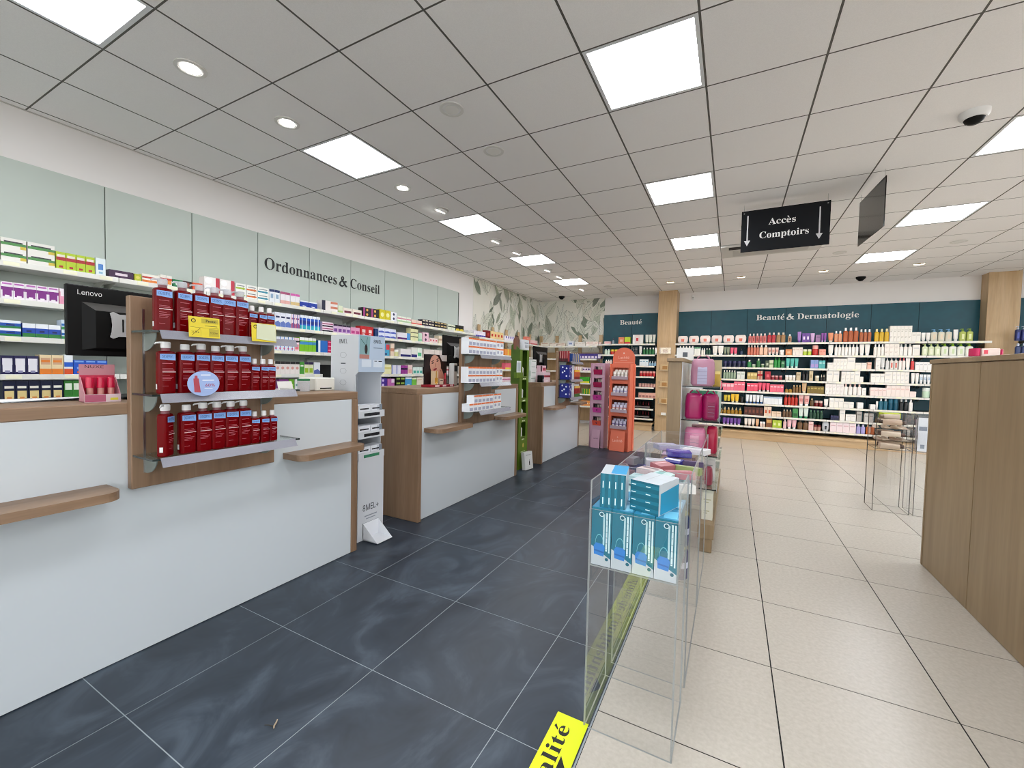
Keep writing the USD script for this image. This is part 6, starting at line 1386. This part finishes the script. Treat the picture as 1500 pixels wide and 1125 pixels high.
# second bin: packs lying flat in layers (print up), pink, white, purple, green
KIN2 = [('pink pad pack', 'd88a94 f0c8cc', 'Q1A0'), ('white printed carton', 'e8e6e2 8a8a90', 'A1N1'), ('rose carton', 'c87880 e8c0c4', 'A1'), ('pale teal carton', 'c8e0e0 7ab0b0', 'A1')]
lay = .4155
for L in range(6):
    hh = .058
    for k in range(4):
        y = 1.885 + .165 * k + rnd.uniform(-.005, .005)
        if L == 0 and k == 0:
            continue
        nm, c_, pt = KIN2[(L * 3 + k * 2 + (L > 3)) % 4]
        if L == 5:
            nm, c_, pt = [('small pale teal carton', 'd4e8e8 6aa8a8', 'A1N1'), ('long pink carton', 'd07c86 f0dcdc', 'K1'), ('dusty rose carton', 'c8848c e0a8ac', 'A1'), ('indigo carton with white lettering', '3a3a98 f0f0f8', 'A1')][k]
        tossed('c', .15, .055, .135, c_, pt, f'{nm}, second acrylic bin, layer {NUM[L + 1]} from below, {ORD[k]} from front', (-.285 + rnd.uniform(-.02, .02), y - .0675, lay + .0275), -90 + rnd.uniform(-1, 1), 0, rnd.uniform(-6, 6) + (18 if L == 5 else 0))
    lay += hh
top2 = [('white carton', 'eceae6 70747a', -.19, 1.93, 18), ('pale aqua carton', 'c4dcde 7aa8b0', -.345, 1.95, -8), ('mint carton', 'cfe6e4 8ac0bc', -.27, 2.05, 76), ('pink strip carton', 'c88890 f0dcdc', -.21, 2.16, 24), ('blush white carton', 'e0d0d0 8a7a80', -.345, 2.14, -20), ('dusty pink carton', 'b87a80 e4c4c6', -.30, 2.26, 52),
        ('sage striped carton', '9cac70 c8d0a0', -.185, 2.31, -8), ('pearl grey carton', 'c8c8d0 9a9aa8', -.35, 2.36, 14), ('indigo lettered carton', '3c3c92 f0f0f8', -.27, 2.40, -14), ('plum purple carton', '55406a a890b8', -.185, 2.44, 8)]
for k, (nm, c_, x, y, rz) in enumerate(top2):
    w_, h_ = (.10, .075) if k % 3 else (.13, .07)
    tossed('c', w_, .036, h_, c_, 'A1' if k % 2 else 'Q1', f'{nm} on top of the pile in the second acrylic bin', (x + .5 * h_ * math.sin(math.radians(rz)), y - .5 * h_ * math.cos(math.radians(rz)), lay + .021 + .004 * (k % 2)), -90 + (k % 3 - 1) * 6, 0, rz)
for k in range(2):
    t = thing('drink_can', f'navy blue can with yellow top in the second acrylic bin, {("lower", "upper")[k]} one', 'can', (-.165, 1.875, .4158 + .142 * k))
    part(t, 'can_body', MB().loft([(0, .026, .026), (.006, .030, .030), (.118, .030, .030), (.128, .024, .024)], 20), col('1e2a6c', .3), smooth=40)
    part(t, 'can_top', MB().loft([(.1282, .024, .024), (.140, .024, .024)], 20), col('e0d858', .35), smooth=40); part(t, 'printed_stripe', MB().loft([(.05, .0303, .0303), (.075, .0303, .0303)], 20), col('d8dcf0', .4), smooth=40)
lay = .5605
KIN3 = [('grey blue pack', 'b8bcd0 8a90b0', 'A1'), ('white pack', 'e4e6ea a0a4ac', 'A1'), ('mauve pack', 'b090a8 d8c4d0', 'A1'), ('brown pack', '8a6a5a c8b0a0', 'A1')]
for L in range(4):
    for k in range(4):
        nm, c_, pt = KIN3[(L + k * 3) % 4]
        tossed('c', .16, .055, .125, c_, pt, f'{nm}, third acrylic bin, layer {NUM[L + 1]} from below, {ORD[k]} from front', (-.285 + rnd.uniform(-.02, .02), 2.56 + .145 * k - .0625, lay + .0275), -90, 0, rnd.uniform(-7, 7))
    lay += .057
for k, (nm, c_, x, y, rz) in enumerate((('indigo carton', '4a44b0 e8e8f4', -.25, 2.60, 12), ('white sheet like pack', 'eceef2 b8bcc4', -.19, 2.74, -18), ('lilac grey pack', 'b4b0c8 dcdae4', -.33, 2.80, 30))):
    tossed('c', .13, .03, .10, c_, 'A1', f'{nm} on top of the pile in the third acrylic bin', (x, y - .03, lay + .018), -90, 0, rz)

# ================================================================== GLASS SHELF GONDOLA
t = thing('gondola', 'oak ended gondola with glass shelves in the middle of the shop', 'display unit')
part(t, 'end_board', chamfer(-.42, -.325, 3.28, 5.25, .21, 1.36), WOOD_C); part(t, 'top_board', chamfer(-.43, -.315, 3.26, 5.27, 1.36, 1.388), WOOD_C)
part(t, 'white_backing', B(-.325, -.321, 3.282, 5.248, .21, 1.36), col('c9cacc', .3))
part(t, 'base', chamfer(-.42, -.075, 3.25, 5.25, .10, .205), WOOD_C)
for y in (3.26, 5.14):
    part(t, 'foot', chamfer(-.14, -.085, y, y + .08, .002, .10), WOOD_C); part(t, 'foot', chamfer(-.40, -.345, y, y + .08, .002, .10), WOOD_C)
GZ = [1.185, .94, .69, .45]
for z in GZ:
    s_ = part(t, 'glass_shelf', B(-.3208, -.07, 3.29, 5.24, z - .008, z), GLASSY); part(s_, 'front_edge', B(-.3208, -.07, 3.2894, 3.2899, z - .008, z), col('14201e', .2))
    part(s_, 'clear_strip', B(-.0695, -.0675, 3.29, 5.24, z - .02, z + .045), ACRYLIC); part(s_, 'strip_edge', B(-.0697, -.0673, 3.288, 3.2895, z - .02, z + .045), col('c4c4c8', .3))
    for y in (3.6, 4.9):
        part(s_, 'bracket', B(-.3208, -.20, y, y + .008, z - .03, z - .0085), STEEL)


def bag(label, loc, rz, w, d, h, c, front, handle):
    t = thing('toiletry_bag', label, 'bag', loc, rz)
    part(t, 'bag_body', MB().loft([(0, w * .42, d * .42, 3), (h * .08, w * .5, d * .5, 3), (h * .55, w * .5, d * .48, 2.8), (h * .86, w * .47, d * .42, 3), (h * .98, w * .40, d * .12, 3)], 26), col(c, .35), smooth=50)
    if front:
        m = MB().quad([(-w * .2, -d * .5 - .001, h * .06), (w * .2, -d * .5 - .001, h * .06), (w * .2, -d * .49 - .001, h * .6), (-w * .2, -d * .49 - .001, h * .6)]).quad([(-w * .2, -d * .49 - .001, h * .6), (w * .2, -d * .49 - .001, h * .6), (w * .17, -d * .33, h * .86), (-w * .17, -d * .33, h * .86)])
        part(t, 'front_panel', m, col(front, .5))
        for k in range(4):
            part(t, 'stitched_seam', MB().tube([(-w * .19, -d * .5 - .0015, h * (.15 + .12 * k)), (w * .19, -d * .5 - .0015, h * (.15 + .12 * k))], .0012, 5), col('9a90a8', .5))
    part(t, 'zip', MB().tube([(-w * .36, 0, h * .93), (0, 0, h * 1.0), (w * .36, 0, h * .93)], .0035, 8), col('5a3a48', .4), smooth=40)
    if handle:
        part(t, 'handle', MB().tube([(w * .25 * math.cos(q), 0, h * .97 + h * .14 * math.sin(q)) for q in np.linspace(0, math.pi, 9)], .005, 8), col(c, .4), smooth=40)


bag('pink toiletry bag with grey quilted panel on the top gondola shelf', (-.195, 3.45, 1.1855), 0, .165, .12, .205, 'b58498', 'b4b0c6', True)
bag('magenta vinyl bag left on the second gondola shelf', (-.245, 3.42, .9405), 0, .125, .13, .19, 'a81062', None, True)
bag('magenta vinyl bag right on the second gondola shelf', (-.135, 3.43, .9405), 8, .115, .13, .19, '9c0e5a', '8a0c4e', True)
bag('pale pink striped bag on the third gondola shelf', (-.23, 3.42, .6905), 0, .15, .12, .185, 'd887a8', 'e8b0c4', False)
bag('crimson bag right on the third gondola shelf', (-.115, 3.44, .6905), 0, .075, .12, .20, 'b01c48', None, False)
bag('wine red pouch on the fourth gondola shelf', (-.16, 3.42, .4505), 0, .12, .1, .14, '9a4458', None, False)
for nm, c_, pt, x, y, z, w, d, h in (('tall beige gold carton', 'bdb08a d8b83a', 'B1', -.115, 3.75, 1.1855, .08, .08, .20), ('tall yellow carton', 'c8a83a e8d890', 'T1', -.115, 3.60, 1.1855, .07, .07, .11), ('khaki carton', 'b4a880 8a7a50', 'A1', -.24, 3.80, 1.1855, .09, .08, .21), ('pale green gift carton', 'b9dcc8 5fb890', 'T1', -.19, 3.66, .9405, .19, .12, .20), ('mint carton', 'cfe4dc 8ab8a8', 'A1', -.15, 3.95, .9405, .15, .12, .18),
                          ('cream cosmetics carton', 'e0d4c0 a89878', 'C1', -.13, 3.62, .6905, .1, .1, .17), ('rose cosmetics carton', 'd8a0a8 f0d8d8', 'A1', -.2, 3.80, .6905, .16, .1, .16), ('white cosmetics carton', 'e6e6e4 a0a0a4', 'L1', -.14, 3.60, .4505, .1, .1, .16), ('tall white carton', 'e4e2d4 c8c4a8', 'L1', -.125, 3.40, .2058, .07, .09, .2), ('ivory carton', 'dcd8c4 b8b090', 'A1', -.2, 3.62, .2058, .1, .1, .18)):
    product('c', w, d, h, c_.split(), pt, f'{nm} on the gondola, standing behind the bags' if z > .6 else f'{nm} low on the gondola', (x, y, z + .0006), 0)
t = thing('sign_card', 'small white card sign standing on the gondola top', 'card sign', (-.37, 3.95, 1.3885))
part(t, 'card', MB().box(-.07, .07, -.002, .002, 0, .11, 'e8e8e6').quad([(-.02, -.0026, .03), (.02, -.0026, .03), (.02, -.0026, .07), (-.02, -.0026, .07)], '5a6068'), tint=True); part(t, 'foot', B(-.05, .05, -.02, .02, 0, .004), ACRYLIC)

# ================================================================== BROWN CABINET ON THE RIGHT
t = thing('cabinet', 'tall brown oak cabinet at the right edge', 'cabinet')
ys_ = [1.40, 2.01, 2.60, 3.20, 3.81]
part(t, 'carcass', B(1.215, 1.80, 1.42, 3.80, .004, 1.374), col('4a3a28', .6))
for a, b_ in zip(ys_[:-1], ys_[1:]):
    part(t, 'side_panel', chamfer(1.195, 1.2145, a + .003, b_ - .003, .003, 1.374, .001), WOOD_C)
part(t, 'end_strip', chamfer(1.192, 1.81, 3.81, 3.83, .003, 1.376, .002), WOOD_C)
part(t, 'top_board', chamfer(1.185, 1.82, 1.39, 3.842, 1.377, 1.405, .003), WOOD_C)
t = thing('paper_sheet', 'white leaflets lying flat on the brown cabinet', 'paper', (1.32, 3.60, 1.4055))
for k, (x, y, l) in enumerate(((.0, .06, .2), (.03, -.2, .12), (.05, -.5, .2))):
    part(t, 'leaflet', chamfer(x - .06, x + .07, y - l / 2, y + l / 2, 0, .012, .001), col('e9e8e4', .5))
t = thing('gift_pack', 'small pink and cream gift pack on the brown cabinet', 'gift pack', (1.33, 3.53, 1.418), 5)
part(t, 'sleeve', chamfer(-.03, .05, -.04, .04, 0.0, .045, .003), col('e6d4cc', .5)); part(t, 'pink_end', MB().loft([(0, .02, .038), (.046, .02, .038)], 14, at=(-.045, 0, 0)), col('d2306c', .4), smooth=40); part(t, 'pink_end', MB().loft([(0, .012, .036), (.04, .012, .036)], 14, at=(.06, 0, 0)), col('d2306c', .4), smooth=40); part(t, 'heart_print', MB().quad([(-.022, -.0406, .012), (-.004, -.0406, .012), (-.004, -.0406, .034), (-.022, -.0406, .034)]), col('e05a6a', .5))

# far acrylic bins by the cabinet
bin_('clear acrylic bin of beige tubes beyond the brown cabinet', 1.235, 1.505, 5.14, 5.41, .935, .60, EDGE_D, cut=0)
bin_('clear acrylic bin with pink packs, partly behind the brown cabinet', 1.53, 1.80, 5.14, 5.41, .935, .60, EDGE_D, cut=0)
rnd = random.Random(4)
lay = .6005
for L in range(5):
    for k in range(4):
        w, h = .056, .17
        lbl = f'beige tube lying in the far acrylic bin, layer {NUM[L + 1]} from below, {ORD[k]} of four'
        fl = rnd.random() < .5
        if L % 2 == 0:
            loc, rx, ry, rz = ((1.46 if fl else 1.28) + rnd.uniform(-.01, .01), 5.175 + .062 * k, lay + .026), 0, -90 if fl else 90, rnd.uniform(-9, 9)
        else:
            loc, rx, ry, rz = (1.28 + .06 * k, 5.365 + rnd.uniform(-.01, .01), lay + .026), 90, 0, rnd.uniform(-12, 12)
        tossed('t', w, .04, h, ('dcc9b6 4a342c', 'd0b8a4 4a342c', 'e2d2c0 5a4038')[rnd.randrange(3)], '', lbl, loc, rx, ry, rz, 'beige tubes in the far acrylic bin')
    lay += .056
tossed('c', .14, .05, .08, 'c8d832 e8f0a0', 'A1', 'lime yellow carton on top of the beige tubes', (1.39, 5.30, lay + .026), -90, 0, 14)
tossed('t', .05, .04, .15, 'd4c4b4 8a7464', '', 'pale tube slanting on top of the beige tubes', (1.27, 5.19, lay + .026), 0, 90, 4)
product('c', .075, .03, .31, ['e4e8ee', '8a94a4', 'c0c8d4'], 'A1N1', 'white tall carton at the cabinet side of the far bins', (1.58, 5.19, .6005), 0)
for k, (c_, x, y) in enumerate((('c87a9a e8c0d0', 1.69, 5.22), ('d8d0dc a8a0b0', 1.63, 5.32), ('c0a8b8 e0d0d8', 1.72, 5.34))):
    product('c', .10, .08, .26 + .02 * k, c_.split(), 'A1', f'{("rose pink", "pale grey", "mauve")[k]} pack in the far acrylic bin behind the cabinet', (x, y, .6005), 0)

# ================================================================== FLOOR STICKER, COLUMN HOLDERS, LITTER
t = thing('floor_sign', 'bright yellow floor strip lettered Zone de Confidentialité', 'floor sign', (-.472, 1.439, .0012), 90)     # local x runs away from the camera
YF_ = usdkit.material(stage, '/World/Looks/yellow_vinyl', {'p': ('principled_bsdf', {'base_color': lin('e4f21e'), 'roughness': .35})}, surface='p.BSDF')
part(t, 'strip', B(-1.75, 0, -.059, .059, 0, .0012), YF_)
tm, w = textmesh('Zone de Confidentialité', .050, .0004, 'serif', 1.14, 1.5)
part(t, 'lettering', place(tm, (-1.185, -.008, .0012), (1, 0, 0), (0, 1, 0)), col('0c0c0a', .5))
for x in (-.30, -.95, -1.5):
    part(t, 'arrow', MB().poly([(-.05, .0), (.05, .0), (0, -.035)], (x + .085, -.017, .0018), (1, 0, 0), (0, 1, 0)), col('0c0c0a', .5))
for k, z in enumerate((1.73, 1.373, 1.014, .655)):
    t = thing('column_holder', f'clear card holder with tan card, {ORD[k]} from top on the narrow column', 'card holder', (-1.285, 9.519, z))
    part(t, 'pocket', B(-.115, .115, -.06, -.056, -.05, .075), ACRYLIC); part(t, 'base', B(-.115, .115, -.056, 0, -.055, -.05), col('e8dcc0', .35)); part(t, 'card', B(-.095, .095, -.03, -.026, -.048, .075), col('e4cfa4', .5)); part(t, 'product_print', MB().quad([(-.05, -.0304, -.03), (.05, -.0304, -.03), (.05, -.0304, .045), (-.05, -.0304, .045)]), col('c49a60', .5))
t = thing('column_holder', 'clear shelf with a small white box low on the narrow column', 'card holder', (-1.285, 9.519, .36))
part(t, 'base', B(-.12, .12, -.11, 0, -.006, 0), GLASSY); part(t, 'white_box', chamfer(-.04, .06, -.09, -.03, .0005, .05, .002), col('efeeea', .4))
t = thing('dried_twig', 'tiny dried twig lying on the slate floor', 'twig', (-1.388, .891, .001), 20)
part(t, 'stem', MB().tube([(-.004, .02, .004), (.0, .008, .003), (.002, -.004, .003), (.008, -.014, .003)], [.0022, .003, .003, .002], 6), col('b8a890', .7)); part(t, 'side_shoot', MB().tube([(0, -.006, .002), (-.02, -.004, .002), (-.034, -.006, .0015)], [.0016, .0014, .001], 5), col('4a443a', .7))
